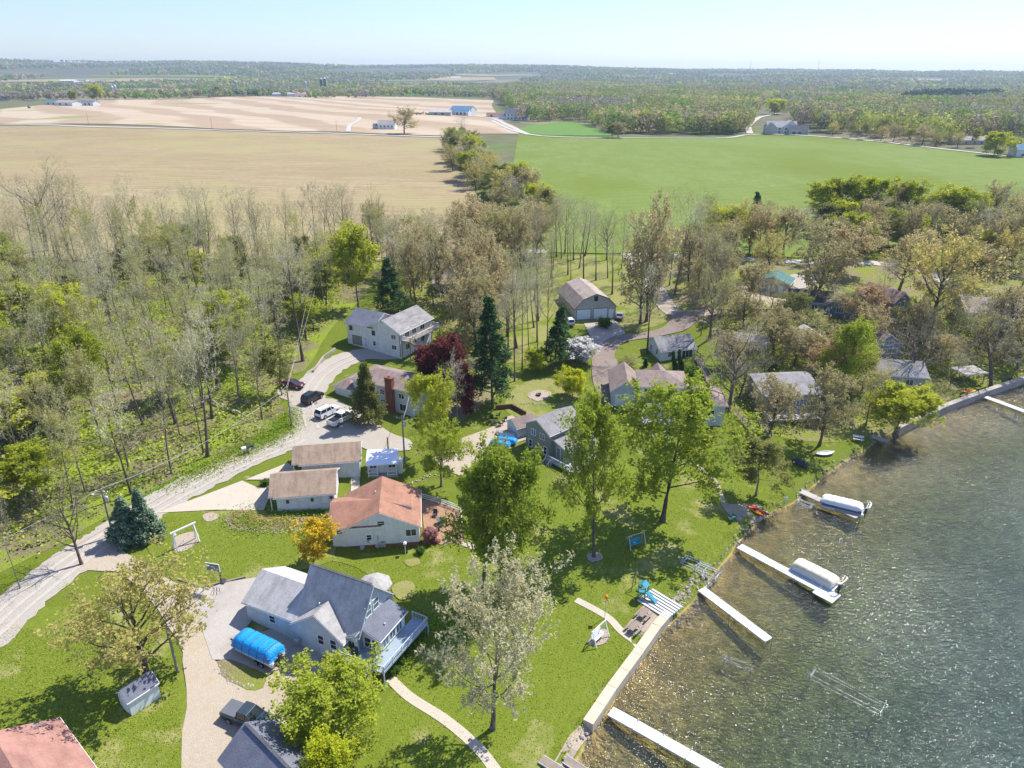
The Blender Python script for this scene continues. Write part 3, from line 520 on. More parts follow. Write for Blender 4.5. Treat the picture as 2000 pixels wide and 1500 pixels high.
# trees that stand out, one by one
T('gold',290,1330,1085,'wide yellow budding oak spreading over the lawn beside the small white shed',285)
T('bare_wide',160,1103,880,'forked bare tree at the edge of the gravel road near the blue spruces',130)
T('bare',40,1150,960,'thin bare tree on the roadside verge at the low end of the gravel road',70)
T('spruce',248,1058,975,'green spruce nearer the gravel road, shorter of the pair',62)
T('spruce',291,1052,955,'grey green spruce beside the lawn, taller of the pair',58)
T('yellow',612,1100,1010,'bright yellow flowering tree at the corner of the red roofed house',95)
T('round_maple',652,1470,1330,'round leafy green tree in front of the blue grey house deck',240)
T('bright',650,1560,1432,'pale green young tree below the leafy tree at the dark roofed garage',100)
T('silver',962,1424,1065,'large pale silvery budding tree standing alone on the lakeside lawn',265,(0,.03))
T('maple',943,1150,862,'tall leafy green tree above the path, the one nearer the brick patio',185)
T('maple',985,1160,868,'tall leafy green tree in front of the grey two storey house lawn',190)
T('maple',1160,1088,752,'high green tree on a bare forked trunk ringed with pale stones',150)
T('maple',1294,1018,742,'broad leafy green tree shading the metal swing on the lawn',260)
T('olive',1476,968,848,'olive green tree beside the small beach with the kayaks',125)
T('yellowgreen',852,890,705,'dense green tree beside the chimney house',108)
T('maple',862,950,822,'bright green tree next to the crushed stone yard',115)
T('bare_grey',893,822,680,'leafless silver grey tree between the red maple and the dense green tree',60)
T('pyramid',720,828,706,'cone shaped green tree in front of the chimney house parking',62)
T('red',872,775,645,'dark red maple beside the white house with the balcony',105)
T('red',908,815,715,'smaller dark red maple next to the tall pine',46)
T('pine',962,796,580,'tall open pine over the fire ring lawn',92)
T('pine',768,612,505,'dark pine behind the white house with the balcony',66)
T('pine',1082,716,596,'slender pine beside the bare trunks near the flowering white tree',62)
T('white',1130,707,660,'small tree covered with white blossom at the brown drive',74)
T('bright',1118,778,718,'round bright green bush on the fire ring lawn',62)
T('bright',1046,726,675,'small green bush under the bare trunks',46)
T('arborvitae',1318,731,684,'narrow dark evergreen at the cottage steps, the shorter column',15)
T('arborvitae',1330,730,680,'narrow dark evergreen at the cottage steps, the taller column',15)
T('arborvitae',1261,716,695,'small cone evergreen below the white cottage, nearer the drive',14)
T('arborvitae',1277,724,707,'small cone evergreen below the white cottage, lower on the bed',14)
T('shrub',1350,733,711,'round clipped shrub beside the two dark columns',30)
T('pink',838,1058,1028,'pink flowering bush at the corner of the red roofed house',34)
T('shrub',822,1082,1068,'low dark shrub beside the pink flowering bush',18)
T('yellowgreen',700,602,425,'glowing light green tree at the woods edge above the white house',90)
T('bright',8,735,612,'brilliant yellow tree in the woods at the photo edge',95)
T('yellowgreen',165,720,548,'broad yellow green tree crown high in the woods',120)
T('yellowgreen',190,830,638,'yellow topped tree crown in the middle of the woods',120)
T('bright',425,690,602,'small bright yellow tree among grey trunks in the woods',56)
T('yellowgreen',460,690,560,'yellow green tree next to the small bright yellow one',80)
T('bare_tall',592,705,465,'tall dark trunk beside the gravel lane under the power line',100)
T('bare_tall',405,892,630,'pair of thick trunks on the roadside slope, the left one',110)
T('bare_tall',398,885,660,'slim trunk rising beside the thick trunk on the roadside slope',70)
T('bare',335,925,690,'grey forked tree on the slope over the gravel road',100)
T('bare',252,915,700,'crooked bare tree with a dark bole above the spruces',100)
T('bare',512,818,610,'stout bare trunk near the maroon car',75)
T('bare_wide',90,492,298,'big bare black tree rising highest at the tan field edge',150)
T('bare_wide',740,500,352,'lone dark bare tree against the tan field',75)
T('bare_wide',1185,508,385,'lone spreading bare tree against the green field',64)
for i,(u,v,t) in enumerate([(1087,502,372),(1097,505,395),(1103,496,380),(1109,537,372),(1120,508,400),(1131,524,378),(1142,500,388),(1005,745,470),(1033,700,480),(1066,704,500),(1078,560,450),(1020,720,520),(1043,640,470)]):
    T('bare_tall',u,v,t,'slim bare trunk standing among others behind the gambrel barn',52,group='slim bare trunks around the barn')
T('tan',1250,632,462,'tan budding oak right of the barn, first of the thick trunks',90)
T('tan',1262,628,366,'tall oak with a round tan crown seen against the green field',105)
T('bare_tall',1264,690,500,'leaning bare trunk rising in front of the white cottage',80,(0,.10))
T('bare',1317,576,350,'tall grey tree beside the cottage lane with two stems',120)
T('bare_wide',1386,662,455,'thick leaning dark trunk above the white cottage lawn',120,(0,.06))
T('budding',1397,690,520,'slimmer budding tree next to the thick leaning trunk',70)
T('budding',1369,655,500,'thin budding tree by the end of the brown drive',50)
T('bare_wide',1424,802,588,'twisted bare oak leaning over the wooden steps',170,(0,.12))
T('pine',1478,448,372,'dark evergreen standing alone before the green field',40)
T('gold',1816,642,418,'great golden oak on a long bare trunk above the shore houses',170)
T('tan',1755,572,440,'tan oak with a leaning trunk beside the blue house lawn',120)
T('bare_wide',1795,760,590,'sprawling bare oak leaning out over the grey lakeside roof',190,(0,.22))
T('bare_wide',1936,757,560,'twin leaning black trunks at the end of the seawall',170,(0,.16))
T('tan',1592,600,432,'tan oak with a wide crown above the charcoal roofed houses',130)
T('rust',1700,640,540,'rusty brown budding tree in front of the blue house',110)
T('tan',1600,870,702,'tan oak in front of the lakeside deck house',125)
T('maple',1636,775,612,'bright green leafy tree on the slope between the shore houses',110)
T('yellowgreen',1745,862,742,'spreading light green tree hanging over the shoreline',125)
T('olive',1540,640,560,'olive tree beside the green metal garage',80)
T('dark','x','x','x','x') if False else None
T('rust',1610,760,660,'brown budding tree squeezed behind the deck house roof',90)
T('twiggy_shrub',1000,470 if False else 1020,985,'grey leafless bush near the steps of the two storey house',50) if False else None
T('twiggy_shrub',1100,955,925,'grey leafless bush below the steps of the two storey house',52)
T('twiggy_shrub',1232,712,688,'bare brown bush beside the brown drive bend',42)
T('shrub',518,948,936,'small round shrub between the two tan roofed garages',20)
T('gold',1500,540,440,'yellowish budding tree near the green metal garage',80)
T('spruce',1205 if False else 1590,660,610,'dark evergreen bush between the shore roofs',34)
T('shrub',1180,640,616,'low green shrub at the barn corner',30)
T('shrub',1128,1122,1095,'dark shrub by the lake path',40) if False else None
for i,(k,u,v,t,w_) in enumerate((('yellowgreen',1600,440,345,75),('yellowgreen',1645,442,334,90),('bright',1695,445,336,85),('rust',1742,446,348,85),('yellowgreen',1765,452,340,60),('yellowgreen',1850,458,352,95),('bright',1878,462,362,70),('tan',1812,470,388,80),('bare_grey',1905,470,395,80),('tan',1955,505,400,100),('bare_grey',1990,482,380,90),('tan',1640,530,425,125),('tan',1690,500,410,110),('bare_grey',1560,470,395,80),('tan',1530,500,400,90),('tan',1900,560,470,110),('budding',1985,590,470,120),('tan',1460,600,505,85),('tan',1345,560,440,75),('bare_grey',1905,665,560,90),('tan',1960,660,545,100),('budding',1860,690,600,80),('tan',1985,720,610,110),('bare_grey',1720,600,500,80),('budding',1655,640,560,80),('tan',1510,690,600,90))):
    T(k,u,v,t,{'yellowgreen':'dense light green tree in the high clump before the green field','bright':'vivid lime green tree in the high clump before the green field','rust':'reddish brown tree amid the lime green clump','tan':'large tan budding oak standing over the ridge lane','bare_grey':'grey leafless tree at the back of the ridge','budding':'grey green budding tree above the dark green house'}[k],w_,group='tall ridge '+k+' trees')
# hedgerow between the two fields
a=P(880,288);b=P(1035,470)
kinds=['gold','olive','tan','yellowgreen','gold','tan','bare_grey','olive']
for i in range(62):
    t=(i+TR.uniform(-.2,.4))/62; x=a[0]+(b[0]-a[0])*t+TR.uniform(-8,8); y=a[1]+(b[1]-a[1])*t
    x+=4*math.sin(t*9); tree(TR.choice(kinds),x,y,TR.uniform(11,18),'budding tree in the long hedgerow between the tan and green fields','trees of the field hedgerow',wid=TR.uniform(11,17))
# woods beside the tan field, banks and groves
def inside(px,u,v):
    c=False;n=len(px)
    for i in range(n):
        (x1,y1),(x2,y2)=px[i],px[(i+1)%n]
        if (y1>v)!=(y2>v) and u<(x2-x1)*(v-y1)/(y2-y1)+x1: c=not c
    return c
KEEP=[]
def scatter(poly,n,sep,kinds,hr,wr,label,group,avoid=(),seed=1):
    W=[P(*p)[:2] for p in poly]; AV=[[P(*p)[:2] for p in a] for a in avoid]; rr=random.Random(seed); xs=[p[0] for p in W]; ys=[p[1] for p in W]; k=0;tries=0
    while k<n and tries<n*60:
        tries+=1; x,y=rr.uniform(min(xs),max(xs)),rr.uniform(min(ys),max(ys))
        if not inside(W,x,y) or any(inside(a,x,y) for a in AV): continue
        if any((x-q[0])**2+(y-q[1])**2<sep*sep for q in TREES): continue
        if any((x-q[0])**2+(y-q[1])**2<q[2]**2 for q in KEEP): continue
        kd=rr.choice(kinds); lb,gp=(label,group) if isinstance(label,str) else (label[kd],group+' '+kd.split('_')[0])
        tree(kd,x,y,rr.uniform(*hr)*(.85 if kd in('yellowgreen','bright','olive') else 1),lb,gp,wid=rr.uniform(*wr)*(1.35 if kd=='yellowgreen' else 1)); k+=1
    return k
for u,v,r_ in ((740,660,11),(720,640,9),(800,650,9),(770,790,9),(1150,600,11),(1310,690,7),(1290,760,11),(1340,770,8),(1080,860,7),(1445,660,4),(1530,790,7),(1490,548,6),(1595,590,8),(1700,590,8),(1740,715,7),(1930,600,14),(1890,740,4),(930,560,8),(890,560,8),(970,560,8),(1150,660,5),(700,900,9),(1570,660,6),(1720,670,5)):
    q=P(u,v); KEEP.append((q[0],q[1],r_))
WL={'bare':'bare grey tree in the dense woods beside the gravel road','bare_tall':'tall narrow leafless tree in the dense woods','bare_grey':'silvery leafless tree in the dense woods','budding':'grey green budding tree in the dense woods','yellowgreen':'light yellow green tree in the dense woods','olive':'olive leafed tree in the dense woods'}
top=[(-60,520),(-60,498),(100,497),(350,495),(690,490),(735,505),(690,515),(350,510),(0,512)]
TL={'bare':'bare tree in the front row along the tan field','bare_tall':'tall slender bare tree in the row along the tan field','bare_wide':'dark wide bare tree in the row along the tan field'}
scatter(top,34,3.2,['bare','bare_tall','bare_tall','bare_wide'],(18,25),(6,10),TL,'row along the tan field',seed=3)
woods=[(-140,505),(690,505),(720,530),(660,600),(575,700),(545,740),(560,760),(540,800),(480,860),(400,895),(300,948),(180,1010),(90,1060),(0,1105),(-120,1160)]
n1=scatter(woods,158,3.8,['bare','bare_tall','budding','bare_tall','bare','budding'],(15,21),(5.5,8.5),WL,'woods trees',seed=5)
n2=scatter(woods,48,4.2,['yellowgreen','olive','bare_grey','yellowgreen','budding','yellowgreen'],(9,15),(7,11),WL,'woods trees',seed=6)
CL={'tan':'tan budding oak in the grove behind the houses','bare':'bare tree in the grove behind the houses','bare_wide':'dark spreading bare tree in the grove behind the houses','budding':'budding tree in the grove behind the houses','bare_grey':'silver grey tree in the grove behind the houses','bare_tall':'slim bare tree in the grove behind the houses'}
scatter([(745,500),(1060,490),(1080,505),(1000,560),(985,600),(1010,740),(930,700),(850,600),(780,540)],36,4.6,['tan','bare','tan','budding','bare_wide','tan'],(13,20),(10,15),CL,'grove trees',seed=7)
RL={'tan':'tan budding oak on the ridge before the green field','bare':'bare tree on the ridge before the green field','bare_tall':'slim bare tree on the ridge before the green field','bare_grey':'silver grey tree on the ridge before the green field','yellowgreen':'bright light green tree on the ridge before the green field','budding':'budding tree on the ridge before the green field','rust':'rusty brown tree on the ridge before the green field','gold':'golden budding tree on the ridge before the green field','olive':'olive tree on the ridge before the green field'}
scatter([(1330,470),(1560,480),(2000,440),(2200,470),(2200,560),(1950,545),(1800,512),(1560,512),(1340,505)],75,4.0,['tan','bare','bare_grey','budding','yellowgreen','yellowgreen','gold','bare','tan'],(12,18),(8,13),RL,'ridge trees',seed=8)
scatter([(1290,510),(1430,515),(1440,545),(1400,600),(1330,600),(1300,560)],12,4,['bare','budding','tan','bare_tall'],(13,18),(7,10),RL,'ridge trees',seed=12)
scatter([(1590,452),(1900,425),(2000,430),(1980,470),(1640,490)],18,5,['yellowgreen','bright','yellowgreen','rust','olive'],(11,16),(11,16),dict(RL,bright='round bright green tree on the ridge before the green field'),'ridge trees',seed=9)
SLK={'tan':'tan budding oak on the lake bank slope','bare':'bare tree on the lake bank slope','bare_wide':'dark sprawling bare tree on the lake bank slope','budding':'budding tree on the lake bank slope','rust':'rusty budding tree on the lake bank slope','olive':'olive leafed tree on the lake bank slope','gold':'golden budding tree on the lake bank slope'}
scatter([(1380,600),(1560,580),(1900,590),(2160,600),(2160,710),(2000,735),(1760,800),(1660,860),(1480,850),(1420,760)],36,4.6,['tan','bare_wide','budding','tan','bare','gold'],(8,13),(7,10),SLK,'bank slope trees',seed=10)
scatter([(1460,700),(1560,640),(1980,690),(1900,740),(1650,830),(1480,850)],30,2.5,['twiggy_shrub','shrub','twiggy_shrub'],(1.5,3.2),(2,4.5),{'twiggy_shrub':'leafless brown bush on the lake bank slope','shrub':'green bush on the lake bank slope'},'bank slope shrubs',seed=14)
scatter([(1010,560),(1090,520),(1250,520),(1240,600),(1215,625),(1090,560),(1060,700),(1000,740),(975,680)],16,4,['bare_tall','bare','bare_tall'],(15,21),(6,9),'bare tree on the dry lawn round the gambrel barn','bare trees of the barn lawn',seed=31)
scatter([(700,505),(860,500),(850,600),(800,600),(760,560)],14,3.6,['bare','tan','bare_tall','budding'],(14,20),(7,11),CL,'grove trees',seed=32)
# distant single trees
for u,v,t,k,l in ((790,262,205,'tan','round tan tree beside the lone white farmhouse'),(905,262,222,'bare_grey','grey leafless tree at the far end of the hedgerow'),(1196,270,240,'olive','small tree at the bend of the country road'),(1208,270,236,'tan','pale tree at the bend of the country road'),(1940,305,250,'bright','rounded green tree by the grey far house'),(1975,302,262,'yellowgreen','pale green tree at the photo edge beyond the field'),(1512,224,187,'bright','lime green tree behind the large white country house'),(145,196,178,'bright','green tree beside the far farm sheds'),(190,196,166,'bright','taller green tree beside the far farm sheds'),(425,188,170,'olive','lone tree in the far green meadow')):
    T(k,u,v,t,l,(v-t)*1.1)
for i,(u,v) in enumerate([(1720,275),(1745,277),(1770,281),(1800,284),(1825,286),(1660,270),(1690,273),(1870,288),(1900,288),(1625,266),(1600,258),(1340,262),(1310,262),(1280,262),(1250,260),(1370,262),(1400,262),(1225,258),(1200,255),(1430,262)]):
    T(TR.choice(['olive','tan','bare_grey','yellowgreen','gold']),u,v,v-TR.uniform(34,52),'tree on the near edge of the far woods along the country road',None,group='trees along the country road')
# understorey of the woods
def floor_stuff(name,polys,n,size,cols,hmax,seed,mat):
    rng=np.random.default_rng(seed); C=[]
    for poly,share in polys:
        W=[P(*p)[:2] for p in poly]; xs=[p[0] for p in W]; ys=[p[1] for p in W]; m=int(n*share); c=[]
        while len(c)<m:
            cx,cy=rng.uniform(min(xs),max(xs)),rng.uniform(min(ys),max(ys))
            if inside(W,cx,cy):
                k=int(rng.integers(6,26)); r_=rng.uniform(.4,1.8); c+= [(cx+rng.normal()*r_,cy+rng.normal()*r_,abs(rng.normal())*hmax*.5) for _ in range(k)]
        C+=c
    C=np.array(C); C[:,2]+=zt(C[:,0],C[:,1])+.1; v,f=leafquads(C,size,rng,1.4)
    pal=np.array(cols); ci=(np.sin(C[:,0]*.35+1)*np.sin(C[:,1]*.31)+rng.normal(size=len(C))*.5)
    q=pal[np.clip(((ci+1)/2*len(pal)).astype(int),0,len(pal)-1)]*rng.uniform(.7,1.3,size=(len(C),1)); q=np.repeat(np.hstack([q,np.ones((len(C),1))]),4,0)
    o=mk(name,v,f,mat,None,colr=q); o['kind']='stuff'; return o
def attrleaf(name,trans=.35):
    g=G(name); g.t.nodes.remove(g.b); a=g.n('ShaderNodeAttribute',attribute_name='col'); d=g.n('ShaderNodeBsdfDiffuse'); t=g.n('ShaderNodeBsdfTranslucent'); m=g.n('ShaderNodeMixShader'); m.inputs[0].default_value=trans
    g.l(a.outputs[0],d.inputs[0]); g.l(a.outputs[0],t.inputs[0]); g.l(d.outputs[0],m.inputs[1]); g.l(t.outputs[0],m.inputs[2]); g.l(m.outputs[0],g.t.nodes['Material Output'].inputs[0])
attrleaf('plant_leaf'); attrleaf('far_leaf',.25)
floor_stuff('undergrowth',[(woods,.62),([(735,520),(1060,500),(985,600),(980,740),(880,800),(840,640)],.12),([(1400,600),(1900,590),(2050,700),(1750,820),(1500,850),(1420,760)],.26)],110000,.30,[(.40,.34,.21),(.36,.40,.07),(.42,.50,.06),(.32,.43,.04),(.40,.44,.08)],1.3,3,'plant_leaf')
floor_stuff('verge_plants',[([(575,790),(584,826),(560,855),(500,882),(300,968),(400,905),(520,845)],.5),([(440,1012),(495,1000),(500,1018),(600,1022),(480,1034)],.12),([(540,1001),(650,993),(650,1002),(540,1008)],.12),([(1120,785),(1190,800),(1150,830),(1110,810)],.14),([(760,1320),(800,1285),(870,1225),(860,1215),(800,1270)],.12)],24000,.13,[(.28,.40,.04),(.24,.34,.03),(.36,.42,.07)],.4,4,'plant_leaf')
def grass_tufts():
    rng=np.random.default_rng(8); C=[]
    for poly,n in (([(315,1010),(640,1012),(655,1080),(560,1120),(415,1143),(300,1090)],9000),([(640,1090),(1000,1000),(1200,920),(1540,960),(1370,1140),(1250,1262),(1110,1470),(1000,1500),(720,1500),(770,1340),(840,1220)],34000),([(0,1215),(345,1290),(362,1500),(0,1500)],13000)):
        W=[P(*p)[:2] for p in poly]; xs=[p[0] for p in W]; ys=[p[1] for p in W]; k=0
        while k<n:
            x,y=rng.uniform(min(xs),max(xs)),rng.uniform(min(ys),max(ys))
            if inside(W,x,y): C.append((x,y,0)); k+=1
    C=np.array(C); C[:,2]=zt(C[:,0],C[:,1])+.08; v,f=leafquads(C,.10,rng,1.3)
    q=np.array([.27,.34,.05])*rng.uniform(.75,1.3,size=(len(C),1)); q[:,0]*=rng.uniform(.9,1.25,size=len(C)); q=np.repeat(np.hstack([q,np.ones((len(C),1))]),4,0)
    o=mk('lawn_grass',v,f,'plant_leaf',None,colr=q); o['kind']='stuff'
grass_tufts()
# far woods: thousands of crowns merged, nobody could count them
def outquads(c,nrm,s,rng):
    n=len(c); q=nrm+rng.normal(size=(n,3))*.45; q/=np.linalg.norm(q,axis=1,keepdims=True); a=rng.normal(size=(n,3)); a-=q*(a*q).sum(1,keepdims=True); a/=np.linalg.norm(a,axis=1,keepdims=True); b=np.cross(q,a)
    k=(s*rng.uniform(.6,1.3,size=(n,1)))*.6; return np.stack([c-a*k,c-b*k,c+a*k,c+b*k],1).reshape(-1,3)
def far_woods():
    rng=np.random.default_rng(21); tr=[]
    def fill(poly,dens,hs,pal,jit=0):
        W=[P(*p)[:2] for p in poly]; xs=[p[0] for p in W]; ys=[p[1] for p in W]; A=(max(xs)-min(xs))*(max(ys)-min(ys)); n=int(A*dens)
        n=min(n,30000); X_=rng.uniform(min(xs),max(xs),n); Y_=rng.uniform(min(ys),max(ys),n)
        for x,y in zip(X_,Y_):
            if inside(W,x,y): tr.append((x,y,rng.uniform(*hs),pal[int(rng.integers(len(pal)))] if rng.random()<.25 else pal[int((math.sin(x/60)+math.sin(y/75+x/110)+2)/4*len(pal))%len(pal)]))
    yg=(.50,.52,.12);ol=(.34,.35,.12);br=(.38,.31,.22);gy=(.36,.32,.27);tn=(.48,.40,.22);gr_=(.24,.35,.08);dk=(.05,.10,.06)
    mixp=[yg,ol,br,gr_,tn,gr_,ol,gy]
    fill([(1015,240),(965,190),(1000,172),(1480,172),(1500,200),(1475,225),(1455,262),(1200,262),(1150,240),(1100,236)],.016,(16,23),mixp)
    fill([(1140,245),(1200,262),(1460,262),(1470,240),(1200,230)],.012,(14,20),[yg,yg,ol,tn])
    fill([(1540,232),(1600,215),(2300,215),(2300,300),(1950,272),(1850,285),(1700,268),(1600,258),(1560,248)],.018,(16,23),mixp)
    fill([(1500,222),(1560,200),(2300,195),(2300,216),(1600,216)],.007,(12,18),mixp)
    fill([(1760,203),(1950,196),(1945,190),(1765,196)],.008,(16,24),[dk])
    fill([(1480,200),(1700,185),(2300,180),(2300,196),(1560,200)],.0028,(11,17),mixp)
    fill([(0,200),(300,196),(330,184),(0,180),(-500,180),(-500,200)],.004,(8,15),[br,gy,ol,gr_,gy])
    fill([(300,196),(450,190),(560,190),(640,186),(560,180),(300,184)],.0012,(8,14),[br,gy,ol,gr_])
    fill([(600,192),(960,191),(970,182),(640,180)],.0028,(8,15),[gr_,ol,br,gy,yg])
    fill([(450,188),(540,188),(530,181),(455,181)],.003,(9,13),[dk,gr_])

    # rolling country to the horizon in patches
    n=46000; ang=rng.uniform(-.86,.86,n); d=1700+5200*rng.random(n)**1.25; X_=d*np.sin(ang);Y_=d*np.cos(ang)
    f=np.sin(X_/310+Y_/700)+np.sin(X_/170-Y_/410+2)+.7*np.sin(Y_/260+X_/900)
    for x,y,q in zip(X_,Y_,f):
        if q>-.45 or (x>150 and q>-1.5): tr.append((x,y,rng.uniform(11,17)*(1+max(0,y-3500)/9000),mixp[int(rng.integers(8))] if rng.random()<.25 else mixp[int((math.sin(x/140)+math.sin(y/190+x/230)+2)/4*8)%8]))
    tr=[t for t in tr if not any(inside(a,t[0],t[1]) for a in FARF)]
    T_=np.array([t[:3] for t in tr]); Cc=np.array([t[3] for t in tr]); d=np.hypot(T_[:,0],T_[:,1]); zz=zt(T_[:,0],T_[:,1])
    V=[];Q=[]; near=d<1500
    for m,k,s in ((near,64,1.7),((~near)&(d<2600),28,2.8),(d>=2600,10,6.5)):
        t=T_[m];c=Cc[m];z=zz[m];n=len(t)
        u=rng.normal(size=(n,k,3)); u/=np.linalg.norm(u,axis=2,keepdims=True); r_=rng.uniform(.55,1,size=(n,k,1))
        h=t[:,2][:,None]; w_=h*rng.uniform(.26,.42,size=(n,1))
        ctr=np.stack([t[:,0][:,None]+u[:,:,0]*r_[:,:,0]*w_,t[:,1][:,None]+u[:,:,1]*r_[:,:,0]*w_,z[:,None]+h*.56+u[:,:,2]*r_[:,:,0]*h*.42],-1)
        cc=c[:,None,:]*rng.uniform(.75,1.2,size=(n,1,1))*rng.uniform(.85,1.15,size=(n,k,1))
        if s<2:
            th=np.stack([t[:,0],t[:,1],z+h[:,0]*.2],-1)
        v=outquads(ctr.reshape(-1,3),u.reshape(-1,3),s,rng); V.append(v); Q.append(np.repeat(cc.reshape(-1,3),4,0))
    V=np.vstack(V);Q=np.vstack(Q);Q=np.hstack([Q,np.ones((len(Q),1))]); n=len(V)
    me=bpy.data.meshes.new('far_woods'); me.vertices.add(n); me.vertices.foreach_set('co',V.astype(np.float32).ravel()); me.loops.add(n); me.loops.foreach_set('vertex_index',np.arange(n,dtype=np.int32))
    me.polygons.add(n//4); me.polygons.foreach_set('loop_start',np.arange(0,n,4,dtype=np.int32)); me.update(calc_edges=True)
    ca=me.color_attributes.new('col','FLOAT_COLOR','POINT'); ca.data.foreach_set('color',Q.astype(np.float32).ravel()); me.materials.append(M['far_leaf'])
    o=bpy.data.objects.new('far_woods',me); col.objects.link(o); o['kind']='stuff'; print('far woods quads',n//4,'woods',n1,n2,'trees',len(TREES))
far_woods()
for k,L in PROTO.items():
    for e in L:
        if not e[3]:
            for c in children(e[0]): bpy.data.objects.remove(c)
            bpy.data.objects.remove(e[0])
# ---------------------------------------------------------------- buildings
class B:
    def __init__(s,name,label,cat_,px,ang,dz=0,group=None,pos=None):
        x,y,z=P(*px) if pos is None else (*pos,Z(*pos)); s.o=(x,y,z+dz); s.a=R(ang); s.r=thing(name,label,cat_,s.o,s.a,group)
    def prof(s,x0,x1,y0,y1,pr,axis='x',wm='white_siding',rm='tan_roof',over=.4,oe=None,th=.14,zb=-1.2,trim='white_trim',vent=False,wall=True):
        # pr: [(t,z)] across; axis = direction of the ridge
        a0,a1=(y0,y1) if axis=='x' else (x0,x1); b0,b1=(x0,x1) if axis=='x' else (y0,y1); W=a1-a0
        pts=[(a0+t*W,z) for t,z in pr]
        def P3(a,z,b): return (b,a,z) if axis=='x' else (a,b,z)
        if wall:
            ol=[(a0,zb)]+pts+[(a1,zb)]; n=len(ol); m=MB(); m.add([P3(a,z,b0) for a,z in ol]+[P3(a,z,b1) for a,z in ol],[tuple(range(n)),tuple(range(2*n-1,n-1,-1))]+[(i,(i+1)%n,(i+1)%n+n,i+n) for i in range(n)])
            wo=m.obj('wall',[wm],s.r)
        oe=over if oe is None else oe
        def ext(p,q,d): # extend q beyond from p by d
            L=math.hypot(q[0]-p[0],q[1]-p[1]); return (q[0]+(q[0]-p[0])/L*d,q[1]+(q[1]-p[1])/L*d)
        def slab(pts,lo,hi,c0,c1,e,mat,name,parent):
            pp=list(pts); pp[0]=ext(pts[1],pts[0],oe+e); pp[-1]=ext(pts[-2],pts[-1],oe+e); n=len(pp); m=MB()
            v=[P3(a,z+lo,c0) for a,z in pp]+[P3(a,z+hi,c0) for a,z in pp]+[P3(a,z+lo,c1) for a,z in pp]+[P3(a,z+hi,c1) for a,z in pp]; f=[]
            for i in range(n-1): f+= [(i,i+1,i+1+2*n,i+2*n),(i+n,i+3*n,i+1+3*n,i+1+n),(i,i+n,i+1+n,i+1),(i+2*n,i+1+2*n,i+1+3*n,i+3*n)]
            f+=[(0,2*n,3*n,n),(n-1,2*n-1,4*n-1,3*n-1)]; m.add(v,f); return m.obj(name,[mat],parent)
        rf=slab(pts,.045,.045+th,b0-over,b1+over,0,rm,'roof',s.r)
        if trim: slab(pts,.01,.04+th*.55,b0-over-.05,b1+over+.05,.05,trim,'fascia',rf)
        if vent:
            i=max(range(len(pts)),key=lambda k:pts[k][1]); a,z=pts[i]; m=MB(); c=[P3(a,z+.24,b0-over+.3),P3(a,z+.24,b1+over-.3)]; m.beam(c[0],c[1],.3,.08); m.obj('ridge_vent',['charcoal_roof'],rf)
        s.rf=rf; return rf
    def gable(s,x0,x1,y0,y1,ze,zr,axis='x',mid=.5,**k): return s.prof(x0,x1,y0,y1,[(0,ze),(mid,zr),(1,ze if mid==.5 else k.pop('zb2',ze))],axis,**k)
    def lean(s,x0,x1,y0,y1,z0,z1,axis='x',**k): return s.prof(x0,x1,y0,y1,[(0,z0),(1,z1)],axis,**k)
    def gambrel(s,x0,x1,y0,y1,ze,zk,zr,axis='y',**k): return s.prof(x0,x1,y0,y1,[(0,ze),(.2,zk),(.5,zr),(.8,zk),(1,ze)],axis,**k)
    def hip(s,x0,x1,y0,y1,ze,zr,wm='white_siding',rm='tan_roof',over=.45,zb=-1.2):
        m=MB().box(x0,x1,y0,y1,zb,ze); m.obj('wall',[wm],s.r); W,D=x1-x0+2*over,y1-y0+2*over; h=min(W,D)/2
        a,b,c,d=x0-over,x1+over,y0-over,y1+over; z=ze+.02
        rp=((a+h,(c+d)/2),(b-h,(c+d)/2)) if W>D else (((a+b)/2,c+h),((a+b)/2,d-h))
        v=[(a,c,z),(b,c,z),(b,d,z),(a,d,z),(a,c,z+.15),(b,c,z+.15),(b,d,z+.15),(a,d,z+.15),(*rp[0],zr),(*rp[1],zr)]
        f=[(0,3,2,1),(0,1,5,4),(1,2,6,5),(2,3,7,6),(3,0,4,7)]+([(4,5,9,8),(5,6,9),(6,7,8,9),(7,4,8)] if W>D else [(4,5,8),(5,6,9,8),(6,7,9),(7,4,8,9)])
        rf=MB().add(v,f).obj('roof',[rm],s.r); MB().add([(x0-over-.04,y0-over-.04,z-.03),(x1+over+.04,y0-over-.04,z-.03),(x1+over+.04,y1+over+.04,z-.03),(x0-over-.04,y1+over+.04,z-.03),(x0-over-.04,y0-over-.04,z+.13),(x1+over+.04,y0-over-.04,z+.13),(x1+over+.04,y1+over+.04,z+.13),(x0-over-.04,y1+over+.04,z+.13)],[(0,1,5,4),(1,2,6,5),(2,3,7,6),(3,0,4,7)]).obj('fascia',['white_trim'],rf); return rf
    def face(s,side,pos,t,z,w,h,d0,d1,m,mi=0):
        # a box standing proud of a wall: side f/b/l/r at coordinate pos, centred on t
        if side in 'fb': sg=-1 if side=='f' else 1; a,b=sorted((pos+sg*d0,pos+sg*d1)); m.box(t-w/2,t+w/2,a,b,z,z+h,mi)
        else: sg=-1 if side=='l' else 1; a,b=sorted((pos+sg*d0,pos+sg*d1)); m.box(a,b,t-w/2,t+w/2,z,z+h,mi)
